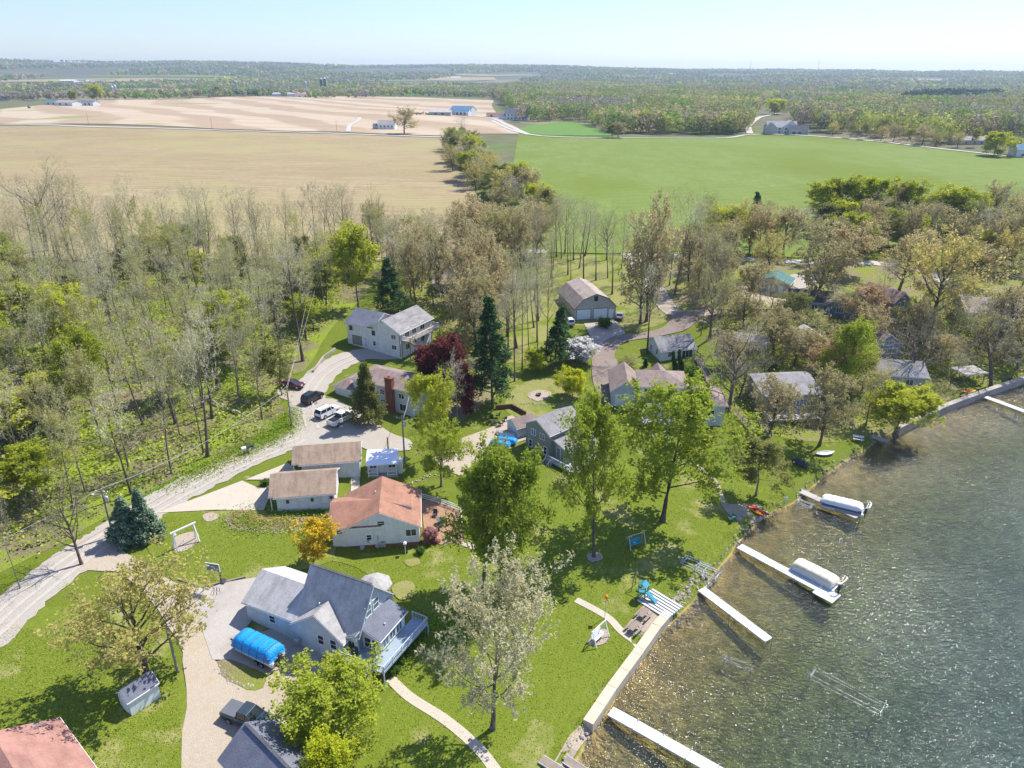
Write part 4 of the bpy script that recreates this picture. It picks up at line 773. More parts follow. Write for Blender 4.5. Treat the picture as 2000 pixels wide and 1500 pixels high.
    def win(s,side,pos,t,z,w=1.0,h=1.1,n=1,pane='pane',frame='white_trim',name='window'):
        m=MB(); k=.09
        s.face(side,pos,t,z-k,w+2*k,k,-.02,.07,m); s.face(side,pos,t,z+h,w+2*k,k,-.02,.07,m)
        for q in (-1,1): s.face(side,pos,t+q*(w/2+k/2),z,k,h,-.02,.065,m)
        for i in range(1,n): s.face(side,pos,t-w/2+w*i/n,z,.07,h,-.02,.06,m)
        if n==1: s.face(side,pos,t,z+h*.5-.025,w,.05,-.02,.055,m)
        o=m.obj(name,[frame],s.r); p=MB(); s.face(side,pos,t,z,w,h,-.02,.03,p); p.obj('pane',[pane],o); return o
    def door(s,side,pos,t,z=0,w=.95,h=2.05,mat='door_paint',name='door'):
        m=MB(); s.face(side,pos,t,z,w,h,-.02,.06,m); o=m.obj(name,[mat],s.r); m=MB(); s.face(side,pos,t,z,w+.2,h+.1,-.02,.035,m); m.obj('frame',['white_trim'],o)
        m=MB(); s.face(side,pos,t+w*.38,z+1,.08,.08,.06,.12,m); m.obj('handle',['dark_steel'],o); return o
    def gdoor(s,side,pos,t,z=0,w=2.7,h=2.1,mat='door_paint',tr='white_trim'):
        m=MB()
        for i in range(4): s.face(side,pos,t,z+i*h/4+.015,w,h/4-.03,-.02,.055,m)
        o=m.obj('garage_door',[mat],s.r); m=MB(); s.face(side,pos,t,z-.02,w+.24,h+.14,-.02,.035,m); m.obj('frame',[tr],o); return o
    def part(s,name,mat,fn,parent=None,bevel=0):
        m=MB(); fn(m); return m.obj(name,mat if isinstance(mat,list) else [mat],parent or s.r,bevel)
    def chim(s,x0,x1,y0,y1,z0,z1,mat='brick'):
        o=s.part('chimney',mat,lambda m:m.box(x0,x1,y0,y1,z0,z1).box(x0-.08,x1+.08,y0-.08,y1+.08,z1,z1+.14)); s.part('flue',['charcoal_roof'],lambda m:m.tube([((x0+x1)/2,(y0+y1)/2,z1),((x0+x1)/2,(y0+y1)/2,z1+.4)],.14),o); return o
    def deck(s,poly,z,rail=True,skip=(),mat='deck_wood',rm='deck_wood',zb=-1.5,name='deck',step=1.6):
        m=MB(); n=len(poly); m.add([(x,y,z-.16) for x,y in poly]+[(x,y,z) for x,y in poly],[tuple(range(n-1,-1,-1)),tuple(range(n,2*n))]+[(i,(i+1)%n,(i+1)%n+n,i+n) for i in range(n)]); o=m.obj(name,[mat],s.r)
        q=MB()
        for x,y in poly: q.box(x-.07,x+.07,y-.07,y+.07,zb,z-.16)
        q.obj('deck_posts',[mat],o)
        if rail:
            q=MB()
            for i in range(n):
                if i in skip: continue
                a,b=poly[i],poly[(i+1)%n]; L=math.hypot(b[0]-a[0],b[1]-a[1]); k=max(1,round(L/step))
                q.beam((*a,z+.95),(*b,z+.95),.09,.05); q.beam((*a,z+.12),(*b,z+.12),.05,.05)
                for j in range(k+1): t=j/k; x,y=a[0]+(b[0]-a[0])*t,a[1]+(b[1]-a[1])*t; q.box(x-.045,x+.045,y-.045,y+.045,z+.002,z+.9)
                for j in range(int(L/.22)): t=(j+.5)*.22/L; x,y=a[0]+(b[0]-a[0])*t,a[1]+(b[1]-a[1])*t; q.box(x-.018,x+.018,y-.018,y+.018,z+.14,z+.92)
            q.obj('railing',[rm],o)
        return o
    def steps(s,x,y,z,dx,dy,n,w=1.1,mat='deck_wood',rail=True,rise=.18,run=.28,parent=None):
        L=math.hypot(dx,dy); dx/=L;dy/=L; m=MB()
        for i in range(n):
            a=(x+dx*run*i,y+dy*run*i,z-rise*(i+.5)); b=(x+dx*run*(i+1),y+dy*run*(i+1),z-rise*(i+.5)); m.beam(a,b,w,.05)
        for q in (-1,1): 
            m.beam((x-dy*q*w/2,y+dx*q*w/2,z-.12),(x+dx*run*n-dy*q*w/2,y+dy*run*n+dx*q*w/2,z-rise*n-.12),.05,.22)
            if rail: 
                m.beam((x-dy*q*w/2,y+dx*q*w/2,z+.9),(x+dx*run*n-dy*q*w/2,y+dy*run*n+dx*q*w/2,z-rise*n+.9),.07,.05)
                for j in (0,.33,.66,1): X_,Y_,Z_=x+dx*run*n*j-dy*q*w/2,y+dy*run*n*j+dx*q*w/2,z-rise*n*j; m.box(X_-.04,X_+.04,Y_-.04,Y_+.04,Z_-.2,Z_+.9)
        return m.obj('steps',[mat],parent or s.r)
    def vents(s,lst):
        for x,y,z in lst: s.part('roof_vent',['steel'],lambda m:m.tube([(x,y,z-.2),(x,y,z+.3)],.06).lathe([(.1,.3),(.1,.36),(.02,.4)],8,(x,y,z)),s.rf)
# the blue grey house with the deck
h=B('lake_house','pale blue grey house with steep grey roofs, attached garage and a railed lakeside deck','house',(483,1210),-25)
h.gable(0,7.2,.15,6.9,2.5,4.5,wm='pale_blue_siding',rm='weathered_grey_roof',over=.3,trim='white_trim'); h.win('f',.15,3.9,1.0,.8,.9)
h.gdoor('l',0,3.5,0,4.6,2.1,'white_trim')
h.gable(7.3,15.3,.9,7.6,2.9,7.3,mid=.46,zb2=3.4,wm='pale_blue_siding',rm='weathered_grey_roof',over=.3,vent=True)
h.win('r',15.3,3.0,4.0,.9,1.3,pane='sky_pane'); h.win('r',15.3,4.4,4.0,.9,1.3,pane='sky_pane'); h.win('r',15.3,3.7,1.0+4.6,.7,.6) if False else None
h.gable(7.35,14.1,-.1,4.2,2.5,4.9,axis='y',wm='pale_blue_siding',rm='pale_roof',over=.35); h.vents([(10.0,1.4,4.7)])
h.win('f',-.1,11.0,.9,.75,1.2); h.win('f',-.1,12.7,.9,.75,1.2)
h.lean(14.1,15.3,.5,1.6,2.55,3.2,axis='y',wm='pale_blue_siding',rm='dark_grey_roof',over=.15); h.door('f',.5,14.7,.2,.8,2.1,'pane','glazed_door')
h.prof(15.25,17.6,1.7,6.4,[(0,3.45),(1,2.6)],axis='y',wm='white_siding',rm='dark_grey_roof',over=.3)
for t in (2.6,3.9,5.2): h.win('r',17.6,t,1.0,1.0,1.3,2,'sky_pane')
h.win('f',1.7,15.95,.95,.8,1.3); h.win('f',1.7,16.95,.95,.8,1.3); h.vents([(17.0,3.5,2.85)])
h.deck([(14.15,-.8),(19.5,-.6),(19.8,7.7),(17.7,7.8),(17.7,1.6),(14.15,1.6)],.75,skip=(3,4,5),mat='blue_deck',rm='pale_blue_siding')
h.part('grill_cover',['dark_cover'],lambda m:m.lathe([(.45,.76),(.5,1.2),(.42,1.65),(.15,1.8)],10,(15.0,.35,0)))
h.steps(17.6,-.75,.75,-.1,-1,4,1.3,rail=True)
h.part('ac_unit',['steel'],lambda m:m.box(7.5,8.1,-.75,-.2,0,.6),bevel=.03)
# gazebo wing behind it
gz_=P(731,1133,3.2); g=B('gazebo','small eight sided gazebo with a pale roof behind the blue grey house','gazebo',None,0,pos=(gz_[0],gz_[1]))
g.part('floor',['deck_wood'],lambda m:m.lathe([(1.9,-.4),(1.9,.3)],8)); g.part('roof',['pale_roof'],lambda m:m.lathe([(2.15,2.55),(2.15,2.65),(.15,3.6),(.02,3.65)],8))
for k in range(8): g.part('post',['white_trim'],lambda m:m.beam((1.7*math.cos(k*.785+.39),1.7*math.sin(k*.785+.39),.3),(1.7*math.cos(k*.785+.39),1.7*math.sin(k*.785+.39),2.6),.12))
g.part('railing',['white_trim'],lambda m:[m.beam((1.7*math.cos(k*.785+.39),1.7*math.sin(k*.785+.39),1.2),(1.7*math.cos((k+1)*.785+.39),1.7*math.sin((k+1)*.785+.39),1.2),.06) for k in range(7)])
# red roofed house
h=B('red_roofed_house','white sided house with a salmon red shingle roof beside the brick patio','house',(690,1068),7,.0)
h.gable(-1.3,8.9,0,8.6,2.75,5.25,axis='y',rm='red_roof',over=.35,zb=-1.0); h.gable(-2.6,3.6,.12,7.2,3.1,4.75,rm='red_roof',over=.35,wm='white_siding')
h.gable(3.6,9.1,1.8,7.0,3.0,4.6,rm='red_roof',over=.1,oe=.2,wm='white_siding') if False else None
h.part('skylight_well',['pane'],lambda m:m.add([(5.6,3.4,4.55),(7.6,3.4,3.55),(7.6,3.9,3.62),(5.6,3.9,4.6)],[(0,1,2,3)])) if False else None
h.part('dormer',['red_roof','white_siding'],lambda m:m.add([(5.1,3.0,4.72),(8.0,3.0,3.25),(8.0,3.0,3.78)],[(0,1,2)],1).add([(5.1,2.95,4.75),(8.0,2.95,3.82),(8.0,6.0,3.82),(5.1,6.0,4.75)],[(0,1,2,3)],0).add([(8.0,3.0,3.25),(8.0,6.0,3.25),(8.0,6.0,3.78),(8.0,3.0,3.78)],[(0,1,2,3)],1).add([(5.1,6.0,4.72),(8.0,6.0,3.78),(8.0,6.0,3.25)],[(0,1,2)],1))
h.win('f',0,3.9,3.2,.9,.6); h.win('f',0,2.2,1.0,.6,.75); h.win('f',0,7.8,1.2,1.35,1.0,2); h.win('f',.12,-.6-.9,2.2,1.0,.5)
h.door('l',-2.6,1.4,0,.9,2.0,'white_trim'); h.vents([(3.0,5.2,4.95)]); h.win('r',8.9,2.5,1,1.2,1.1,2); h.win('r',8.9,5.5,1,1.2,1.1,2)
h.part('meter_box',['steel'],lambda m:m.box(1.9,2.15,-.16,0,.6,1.0).box(3.3,3.4,-.1,0,-.2,1.6)); h.part('foundation',['brick'],lambda m:m.box(-1.34,8.94,-.05,8.64,-1.0,.12))
ac=B('air_conditioner','grey air conditioning unit standing at the wall of the red roofed house','air conditioner',(748,1066),7); ac.part('case',['steel'],lambda m:m.box(-.4,.4,-.4,.4,0,.75),bevel=.04); ac.part('fan_grille',['dark_steel'],lambda m:m.lathe([(.3,.752),(.3,.775),(.05,.79)],12))
# two tan roofed garages
h=B('front_garage','tan roofed white garage with a planted bed along its wall, the lower of the two','garage',(543,1000),9)
h.gable(0,8.0,0,6.8,2.45,4.15,rm='tan_roof',over=.35); h.prof(-.9,0,.1,6.7,[(0,2.45),(.5,4.1),(1,2.45)],rm='tan_roof',over=.12,wall=False)
h.part('porch_post',['white_trim'],lambda m:m.box(-.85,-.73,.2,.32,0,2.45)); h.gdoor('l',0,3.4,0,4.6,2.1,'white_trim')
h.win('f',0,6.7,1.0,.7,1.0,pane='white_trim'); h.win('f',0,7.55,1.6,.25,.25,frame='brick'); h.win('f',0,1.5,1.4,.25,.35,frame='brick'); h.win('f',0,4.9,1.4,.25,.35,frame='brick')
h=B('back_garage','tan roofed grey white garage with a blank side, the upper of the two','garage',(543,1000),9,0.2,pos=None)
q=h; q.gable(2.6,11.2,8.3,14.2,2.6,4.1,rm='tan_roof',over=.35,wm='light_grey_siding'); q.prof(1.3,2.6,8.4,14.1,[(0,2.6),(.5,4.05),(1,2.6)],rm='tan_roof',over=.1,wall=False); q.gdoor('l',2.6,11.2,0,4.4,2.1,'grey_door')
q.part('porch_post',['white_trim'],lambda m:m.box(1.35,1.47,8.5,8.62,-.2,2.6)); q.part('wall_lamp',['white_trim'],lambda m:m.box(5.4,5.6,8.15,8.3,2.0,2.25)); q.part('door_side',['white_trim'],lambda m:m.box(9.8,9.9,8.24,8.3,0,2.5)) if False else None
# white shed with porch
h=B('garden_playhouse','little white playhouse with a flat white roof and railed porch','shed',(719,932),7)
h.prof(0,4.5,1.1,3.6,[(0,2.3),(1,2.55)],wm='white_siding',rm='white_metal_roof',over=.2); h.prof(-.05,4.55,-.1,1.05,[(0,2.12),(1,2.28)],wm='white_siding',rm='white_metal_roof',over=.15,oe=.1,wall=False)
for x in (.1,1.5,3.0,4.4): h.part('porch_post',['white_trim'],lambda m:m.box(x-.06,x+.06,0,.12,-.2,2.15))
for a in (.1,3.0): h.part('railing',['white_trim'],lambda m:[m.box(a,a+1.4,.03,.09,z,z+.08) for z in (.75,.15)]+[m.box(x,x+.05,.035,.085,.2,.76) for x in [a+.15+i*.2 for i in range(6)]])
h.part('porch_floor',['deck_wood'],lambda m:m.box(-.05,4.55,-.05,1.1,-.3,.05)); h.door('f',1.1,2.25,.06,.8,1.9,'white_trim'); h.win('f',1.1,.8,.95,1.0,.9,2,'sky_pane'); h.win('f',1.1,3.7,.95,1.0,.9,2)
h.part('side_locker',['white_siding'],lambda m:m.box(4.55,5.3,.9,2.6,-.4,1.7).box(4.5,5.4,.8,2.7,1.7,1.78))
# white house with balcony
h=B('balcony_house','tall white house with grey metal roofs, basement garage door and a long balcony','house',(678,670),-28.5)
h.gable(.2,7.2,.1,8.2,4.7,6.8,rm='dark_grey_roof',over=.4); h.gable(6.3,14.5,0,11.5,4.8,6.9,axis='y',rm='mid_grey_roof',over=.5,trim='white_trim')
h.gdoor('f',.1,2.9,.1,2.7,2.2,'grey_door'); h.door('f',.1,5.3,.1,.8,2.05,'pale_blue_siding'); h.win('f',.1,1.4,3.3,.7,.9,frame='brown_wood'); h.win('f',0,7.6,3.2,.7,.9,frame='brown_wood'); h.win('f',0,7.7,.9,.7,.9); h.win('f',0,12.9,3.2,1.1,.9,2); h.win('f',0,12.9,.9,1.1,.9,2)
h.deck([(14.5,.6),(16.6,.6),(16.6,11.5),(14.5,11.5)],3.0,skip=(3,),mat='old_wood',rm='white_trim'); h.steps(16.6,1.2,3.0,1,.2,12,1.1,'old_wood')
for t in (2.5,5,8): h.win('r',14.5,t,3.3,1.4,1.7,2); h.win('r',14.5,t,.5,1.2,1.2,2)
h.vents([(8.6,8.2,6.1),(9.4,4.4,6.4)]); h.part('downpipe',['brown_wood'],lambda m:m.beam((14.45,-.06,-.5),(14.45,-.06,4.8),.09))
# chimney house
h=B('chimney_house','white two storey house with a broad brick chimney and tan hip roof','house',(808,815),-27,0)
h.hip(-13.2,0,0,7.0,4.9,6.5,wm='light_grey_siding',rm='brown_roof'); h.hip(-17.2,-13.25,-.6,6.0,2.8,4.2,wm='white_siding',rm='brown_roof'); h.gdoor('f',-.6,-15.3,0,2.8,2.1,'white_trim')
h.chim(-5.4,-3.9,-.75,.1,-.8,6.9); h.win('f',0,-6.6,3.2,1.0,.9); h.win('f',0,-6.6,.7,.8,1.4,2); h.win('f',0,-9.5,3.2,1.0,.9); h.win('f',0,-2.4,3.2,1.1,.9,2); h.win('f',0,-2.2,.8,1.3,1.3,2); h.win('f',0,-11.6,3.2,.9,.9); h.win('f',0,-9.4,.9,.9,1.1)
# gambrel barn
h=B('gambrel_barn','grey gambrel barn with two pale blue garage doors','barn',(1122,625),12)
h.gambrel(0,10.6,0,15,2.9,5.1,6.3,wm='barn_steel',rm='barn_roof',over=.35,trim='charcoal_roof'); h.gdoor('f',0,2.3,.05,3.5,2.5,'door_paint','brown_wood'); h.gdoor('f',0,6.6,.05,3.5,2.5,'door_paint','brown_wood'); h.door('f',0,9.4,.05,1,2.1,'door_paint')
h.win('f',0,5.3,4.6,.8,1.1,2,frame='brown_wood',name='loft_window'); h.part('door_lamp',['white_trim'],lambda m:m.box(4.4,4.6,-.15,0,2.9,3.05)); h.win('l',0,4,1,.9,.9); h.win('l',0,9,1,.9,.9)
# white cottage
h=B('white_cottage','small white cottage with a pale grey gable roof and a side deck','cottage',(1290,706),15)
h.gable(0,8.2,0,7.4,2.4,4.3,rm='mid_grey_roof',over=.4); h.win('f',0,2.1,.9,.8,1.1,2); h.win('f',0,6.3,.25,2.4,1.8,3,frame='white_trim',name='glazed_doors'); h.win('l',0,2.0,1,.7,1.1); h.win('l',0,5.0,1,.7,1.1)
h.deck([(5.0,-2.0),(9.4,-2.0),(9.4,2.0),(8.2,2.0),(8.2,0),(5,0)],.2,skip=(3,4,5),mat='old_wood',rm='old_wood')
# tan complex house
h=B('tan_roofed_house','large house with several tan hip and gable roofs below the white cottage','house',(1192,770),-4)
h.gable(0,6.2,-1.6,4.2,2.6,4.9,axis='y',rm='brown_roof',wm='light_grey_siding',over=.4) if False else None
h.gable(-.1,5.0,-4.8,4.6,2.9,5.0,axis='y',rm='brown_roof',wm='light_grey_siding',over=.4,mid=.55); h.gdoor('f',-4.8,2.4,0,3.4,2.1,'white_trim')
h.gable(7.4,11.6,-2,5.0,2.9,4.8,axis='y',rm='brown_roof',wm='light_grey_siding',over=.35)
h.hip(5.0,13.4,-7.6,-.2,5.2,7.0,wm='white_siding',rm='brown_roof'); h.hip(10.2,20.0,-10.6,-2.8,3.2,5.2,wm='light_grey_siding',rm='brown_roof') 
h.prof(4.9,12.6,-9.9,-7.62,[(0,2.5),(1,3.1)],wm='white_siding',rm='dark_grey_roof',over=.25)
for x in (6.2,8.4,11): h.win('f',-7.6,x,3.9,1.1,.9,2)
for x in (6.0,7.8,9.8,11.6): h.win('f',-9.9,x,.8,1.1,1.3,2,'sky_pane')
for x in (12.8,15,17.5): h.win('f',-10.6,x,1.0,1.2,1.2,2)
h.win('r',20.0,-6,1,1.4,1.2,2); h.deck([(5.0,-13.2),(13,-13.2),(13,-10),(5,-10)],.3,skip=(2,),mat='deck_wood',rm='white_trim')
# grey two storey house
h=B('two_storey_house','grey green two storey house with a lakeside deck and white table set','house',(1073,897),42)
h.gable(0,7.6,0,5.8,4.6,6.2,rm='brown_roof' if False else 'mid_grey_roof',wm='green_grey_siding',over=.4); h.lean(.9,7.5,-3.3,-.02,2.4,3.4,wm='green_grey_siding',rm='mid_grey_roof',over=.3)
h.win('l',0,1.8,3.1,1.0,1.0,2,'sky_pane'); h.win('l',0,3.9,3.1,1.0,1.0,2,'sky_pane'); h.win('l',0,1.0,.6,.7,1.3); h.win('l',0,4.6,.6,.7,1.3); h.door('l',.9,-1.2,.3,.8,2.0,'grey_door'); h.win('f',-3.3,4.2,.9,4.6,1.2,5,'sky_pane')
h.deck([(-.9,-6.6),(7.6,-6.6),(7.6,-3.3),(.9,-3.3),(.9,0),(-.9,0)],.35,skip=(2,3,4),mat='deck_wood',rm='light_grey_siding',zb=-2.2); h.steps(-.9,-1.0,.35,-1,0,5,1.2)
# brown shed
h=B('brown_roofed_shed','small pale blue shed with a brown gable roof beside the tarped boats','shed',(1010,857),33)
h.gable(0,4.0,0,3.2,2.0,3.1,rm='brown_roof',wm='pale_blue_siding',over=.25); h.door('l',0,1.6,0,1.2,1.8,'pale_blue_siding'); h.win('f',0,2,1,.6,.5)
# green metal garage
h=B('green_roofed_garage','grey garage with a dark green metal roof beside the ridge lane','garage',(1473,566),-30)
h.gable(0,8.6,0,7,2.6,4.2,rm='green_metal_roof',wm='tan_siding',over=.35,axis='y'); h.win('f',0,2,1,.7,.9); h.door('f',0,6.6,0,.9,2)
h=B('hillside_shed','low tan shed with a pale roof at the top of the long wooden steps','shed',(1430,683),-22)
h.gable(0,7.2,0,4.6,2.3,3.3,rm='pale_roof',wm='tan_siding',over=.3); h.door('f',0,5.4,0,1.4,1.9,'tan_siding'); h.win('l',0,2.3,1,.7,.6)
# houses on the ridge and slope
h=B('charcoal_roofed_house','grey house with a charcoal gable roof half hidden by budding trees','house',(1580,612),-14)
h.gable(-5,5,0,6.5,3.0,5.0,rm='charcoal_roof',wm='grey_siding',over=.4); h.gable(3.2,10,-1.5,5,3.0,5.0,axis='y',rm='brown_roof',wm='blue_siding',over=.4); h.win('f',-1.5,6.6,1.2,1.6,1.3,3,'sky_pane'); h.win('f',0,-2.5,1.2,1.2,1.1,2); h.win('f',0,1.0,1.2,1.2,1.1,2)
h=B('blue_house','deep blue house with a white framed gable window and a raised deck','house',(1757,616),26)
h.gable(-11.5,0,0,8,4.6,6.6,axis='x',rm='brown_roof',wm='blue_siding',over=.4,mid=.5); h.gable(-5.6,.02,-1.6,8.02,4.6,6.7,axis='y',rm='brown_roof',wm='blue_siding',over=.45)
h.win('f',-1.6,-2.8,2.9,2.2,1.4,3,'sky_pane'); h.win('f',-1.6,-2.8,.6,2.4,1.5,3,'sky_pane'); h.win('f',0,-8.5,2.9,1.2,1.2,2); h.win('r',.02,3,2.9,1.2,1.2,2)
h.deck([(-8,-4.6),(-.2,-4.6),(-.2,-1.65),(-8,-1.65)],.4,skip=(2,),rm='white_trim',zb=-3); h.steps(-.2,-3.5,.4,1,-.6,12,1.0,'white_trim')
h=B('gabled_cabin','small blue cabin with a white trimmed gable full of windows','cabin',(1705,700),8)
h.gable(0,6.0,0,7,3.2,5.4,axis='y',rm='brown_roof',wm='blue_siding',over=.35); h.win('f',0,3,1.0,4.6,1.1,4,'sky_pane'); h.win('f',0,3,3.0,2.4,.9,2,'sky_pane')
h=B('lakeside_cabin','brown grey cabin with a low weathered roof close above the seawall','cabin',(1712,757),-10)
h.gable(0,9.0,0,9,3.0,4.6,mid=.5,rm='mid_grey_roof',wm='grey_siding',over=.5); h.win('f',0,2.5,1,1.4,1.2,2); h.win('f',0,6,1,1.4,1.2,2); h.win('r',9,3,1,1.4,1.2,2); h.door('r',9,6.5,0,.9,2)
h=B('deck_house','grey house with a pale flat looking roof and a white railed lakeside deck','house',(1488,806),7)
h.prof(0,11,0,7,[(0,3.6),(.8,5.1),(1,4.8)],rm='mid_grey_roof',wm='green_grey_siding',over=.5)
for x in (1.4,3.2,5.2,7.2,9.4): h.win('f',0,x,1.0,1.3,1.8,2,'sky_pane')
h.deck([(-.6,-4),(11.4,-4),(11.4,-.05),(-.6,-.05)],.3,skip=(2,),rm='white_trim',mat='deck_wood',zb=-3.2); h.part('bench_cushions',['maroon_car','deck_wood'],lambda m:m.box(2,4.2,-3.5,-2.9,.3,.75,0).box(6,9,-3.6,-2.8,.3,.8,1),bevel=.03); h.steps(-.6,-2,.3,-1,-.3,10,1.1,'old_wood')
h=B('dark_green_house','long dark green house with a tan roof and white porch posts at the photo edge','house',(1880,642),-10)
h.gable(0,20,0,9,4.4,6.8,rm='barn_roof',wm='green_grey_siding',over=.6,mid=.5); h.deck([(6,-3),(22,-3),(22,-.05),(6,-.05)],2.2,skip=(2,),rm='white_trim',mat='deck_wood',zb=-2)
for x in (2,4.2,8,11,14,17.5): h.win('f',0,x,2.5,1.3,1.2,2,'sky_pane'); h.win('f',0,x,.3,1.2,1.1,2)
for x in (6.2,9.3,12.4,15.5,18.6): h.part('porch_post',['white_trim'],lambda m:m.box(x-.07,x+.07,-2.95,-2.8,2.2,4.6))
h=B('shore_pavilion','open shore pavilion with a pale slatted roof beside the stacked kayaks','pavilion',(1880,752),12)
for x,y in ((0,0),(5,0),(0,3.4),(5,3.4)): h.part('post',['old_wood'],lambda m:m.box(x-.08,x+.08,y-.08,y+.08,-.8,2.4))
h.part('roof',['pale_roof','white_trim'],lambda m:m.box(-.5,5.5,-.5,3.9,2.4,2.52,1).box(-.45,5.45,-.45,3.85,2.523,2.6,0))
h=B('hidden_cottage','grey roofed cottage buried in trees between the wooden steps and the ridge','cottage',(1560,690),4)
h.gable(0,6.5,0,6,2.5,4.3,rm='weathered_grey_roof',wm='tan_siding',over=.4,axis='y'); h.win('f',0,2,.9,.9,1); h.win('f',0,4.4,.9,.9,1)
h=B('forest_bungalow','long brown bungalow with a reddish brown hip roof behind the oak grove','house',(858,575),-3)
h.hip(-1,8,0,9,3.0,5.0,wm='brown_siding',rm='brown_roof',over=.9); h.gable(8,19,2,10,3.0,5.3,rm='brown_roof',wm='brown_siding',over=.8)
for x in (10,13,16): h.win('f',2,x,1.0,1.5,1.2,2)
for x in (1.5,5.5): h.win('f',0,x,1.0,1.4,1.2,2)
h=B('pole_shed','small weathered lean-to shed at the woods corner by the tan field','shed',(770,502),-15); h.gable(0,7,0,4,2.2,3.2,rm='weathered_grey_roof',wm='brown_siding',over=.4); h.door('f',0,3,0,2,1.9,'brown_wood')
# small white shed, bottom corner
h=B('garden_shed','small white garden shed with a patched grey roof under the golden oak','shed',(258,1399),54)
h.gable(0,3.0,0,2.1,1.8,2.6,rm='dark_grey_roof',wm='white_siding',over=.12); h.door('l',0,1.05,0,.9,1.6,'white_trim')
# the roof corner at the bottom edge
h=B('pink_roofed_house','house with a faded pink shingle roof cut by the photo corner','house',None,50,pos=(-42.2,47.9)); 
h.gable(-9.0,0,-11,0,2.7,5.0,axis='y',rm='pink_roof',wm='white_siding',over=.5); h.part('antenna',['steel'],lambda m:m.beam((-1.6,-1.2,3.2),(-1.6,-1.2,4.8),.05).beam((-2.2,-1.0,4.6),(-1.0,-1.4,4.6),.04).beam((-1.9,-.7,4.75),(-1.3,-1.7,4.75),.03),h.rf); h.vents([(-3.5,-2.5,4.1)]); h.win('r',0,-3,1,1.2,1.1,2)
h=B('dark_roofed_garage','pale blue garage with a dark blue grey ridged roof at the bottom edge','garage',None,-41,pos=(-26.0,45.2))
h.gable(0,9,0,5.4,2.55,4.4,rm='dark_grey_roof',wm='pale_blue_siding',over=.35,vent=True); h.gdoor('l',0,2.7,0,3.4,2.0,'white_trim'); h.win('b',5.4,4,1,.8,.9)
# far buildings
def far(name,label,cat_,px,ang,parts,wins=(),group=None):
    h=B(name,label,cat_,px,ang,group=group)
    for p in parts: getattr(h,p[0])(*p[1:-1],**p[-1])
    for q in wins: h.win(*q)
    return h
far('white_farmhouse','lone white farmhouse with a pale blue grey roof between the fields','house',(738,253),-6,[('gable',0,16,0,9,4.5,8,{'rm':'pale_roof'}),('gable',-5,-.1,1,7,3,5,{'rm':'dark_grey_roof','wm':'grey_siding'})],[('f',0,x,2,1.4,1.5,1) for x in (3,6.5,10,13.5)])
far('machine_barn','very wide barn with a blue metal roof at the end of the striped field','barn',(878,224),-22,[('gable',0,28,0,20,5,10,{'rm':'blue_metal_roof','wm':'light_grey_siding'}),('gable',12,30,-9,-.2,4.5,7,{'rm':'blue_metal_roof','wm':'white_siding'})],[('f',-9,x,.5,3,3,1) for x in (15,20,25)])
far('equipment_shed','low farm shed with a grey roof beside the blue roofed barn','shed',(838,225),-5,[('gable',0,26,0,10,3.5,5.5,{'rm':'weathered_grey_roof','wm':'grey_siding'})],[('f',0,8,.5,3,2.6,1),('f',0,16,.5,3,2.6,1)])
far('country_villa','white and blue country house with steep gables behind the far green patch','house',(988,234),-12,[('gable',0,14,0,12,7,12,{'rm':'dark_grey_roof'}),('gable',14,26,-3,10,9,14,{'rm':'blue_metal_roof','axis':'y'}),('gable',-9,-.1,2,10,4,6.5,{'rm':'dark_grey_roof'})],[('f',0,x,z,1.6,1.8,1) for x in (3,7,11) for z in (1,4.3)]+[('f',-3,x,z,1.8,2,1) for x in (17,21) for z in (1,4.5)])
far('long_low_barn','low maroon roofed shed beside the white and blue country house','shed',(950,229),-3,[('gable',0,22,0,9,3,5,{'rm':'rust_roof','wm':'white_siding'})],[('f',0,6,.5,3,2.4,1)])
far('country_house','large white country house with grey gables on the field road','house',(1497,262),-8,[('gable',0,26,0,14,6,11,{'rm':'pale_roof'}),('gable',-2,8,-4,8,6,10,{'rm':'dark_grey_roof','axis':'y','wm':'grey_siding'}),('gable',14,26,-3,10,7,12,{'rm':'pale_roof','axis':'y'})],[('f',-3,x,z,1.5,1.7,1) for x in (16,20,24) for z in (1,4)]+[('f',0,11,z,1.5,1.7,1) for z in (1,4)])
far('carriage_house','grey garage house next to the large white country house','garage',(1541,264),-8,[('gable',0,16,0,10,4.5,8,{'rm':'charcoal_roof','wm':'grey_siding'})],[('f',0,4,.3,3,2.6,1),('f',0,9,.3,3,2.6,1)])
far('roadside_house','low tan house beyond the far corner of the green field','house',(1862,283),-6,[('gable',0,24,0,10,3.5,6,{'rm':'barn_roof','wm':'tan_siding'})],[('f',0,x,1,1.6,1.4,1) for x in (4,9,15,20)])
far('metal_building','pale blue metal building at the photo edge behind the green field','building',(1983,308),-10,[('gable',0,16,0,12,5,8,{'rm':'blue_metal_roof','wm':'light_grey_siding'})],[('f',0,4,1,1.6,1.6,1),('f',0,9,.3,3,3,1)])
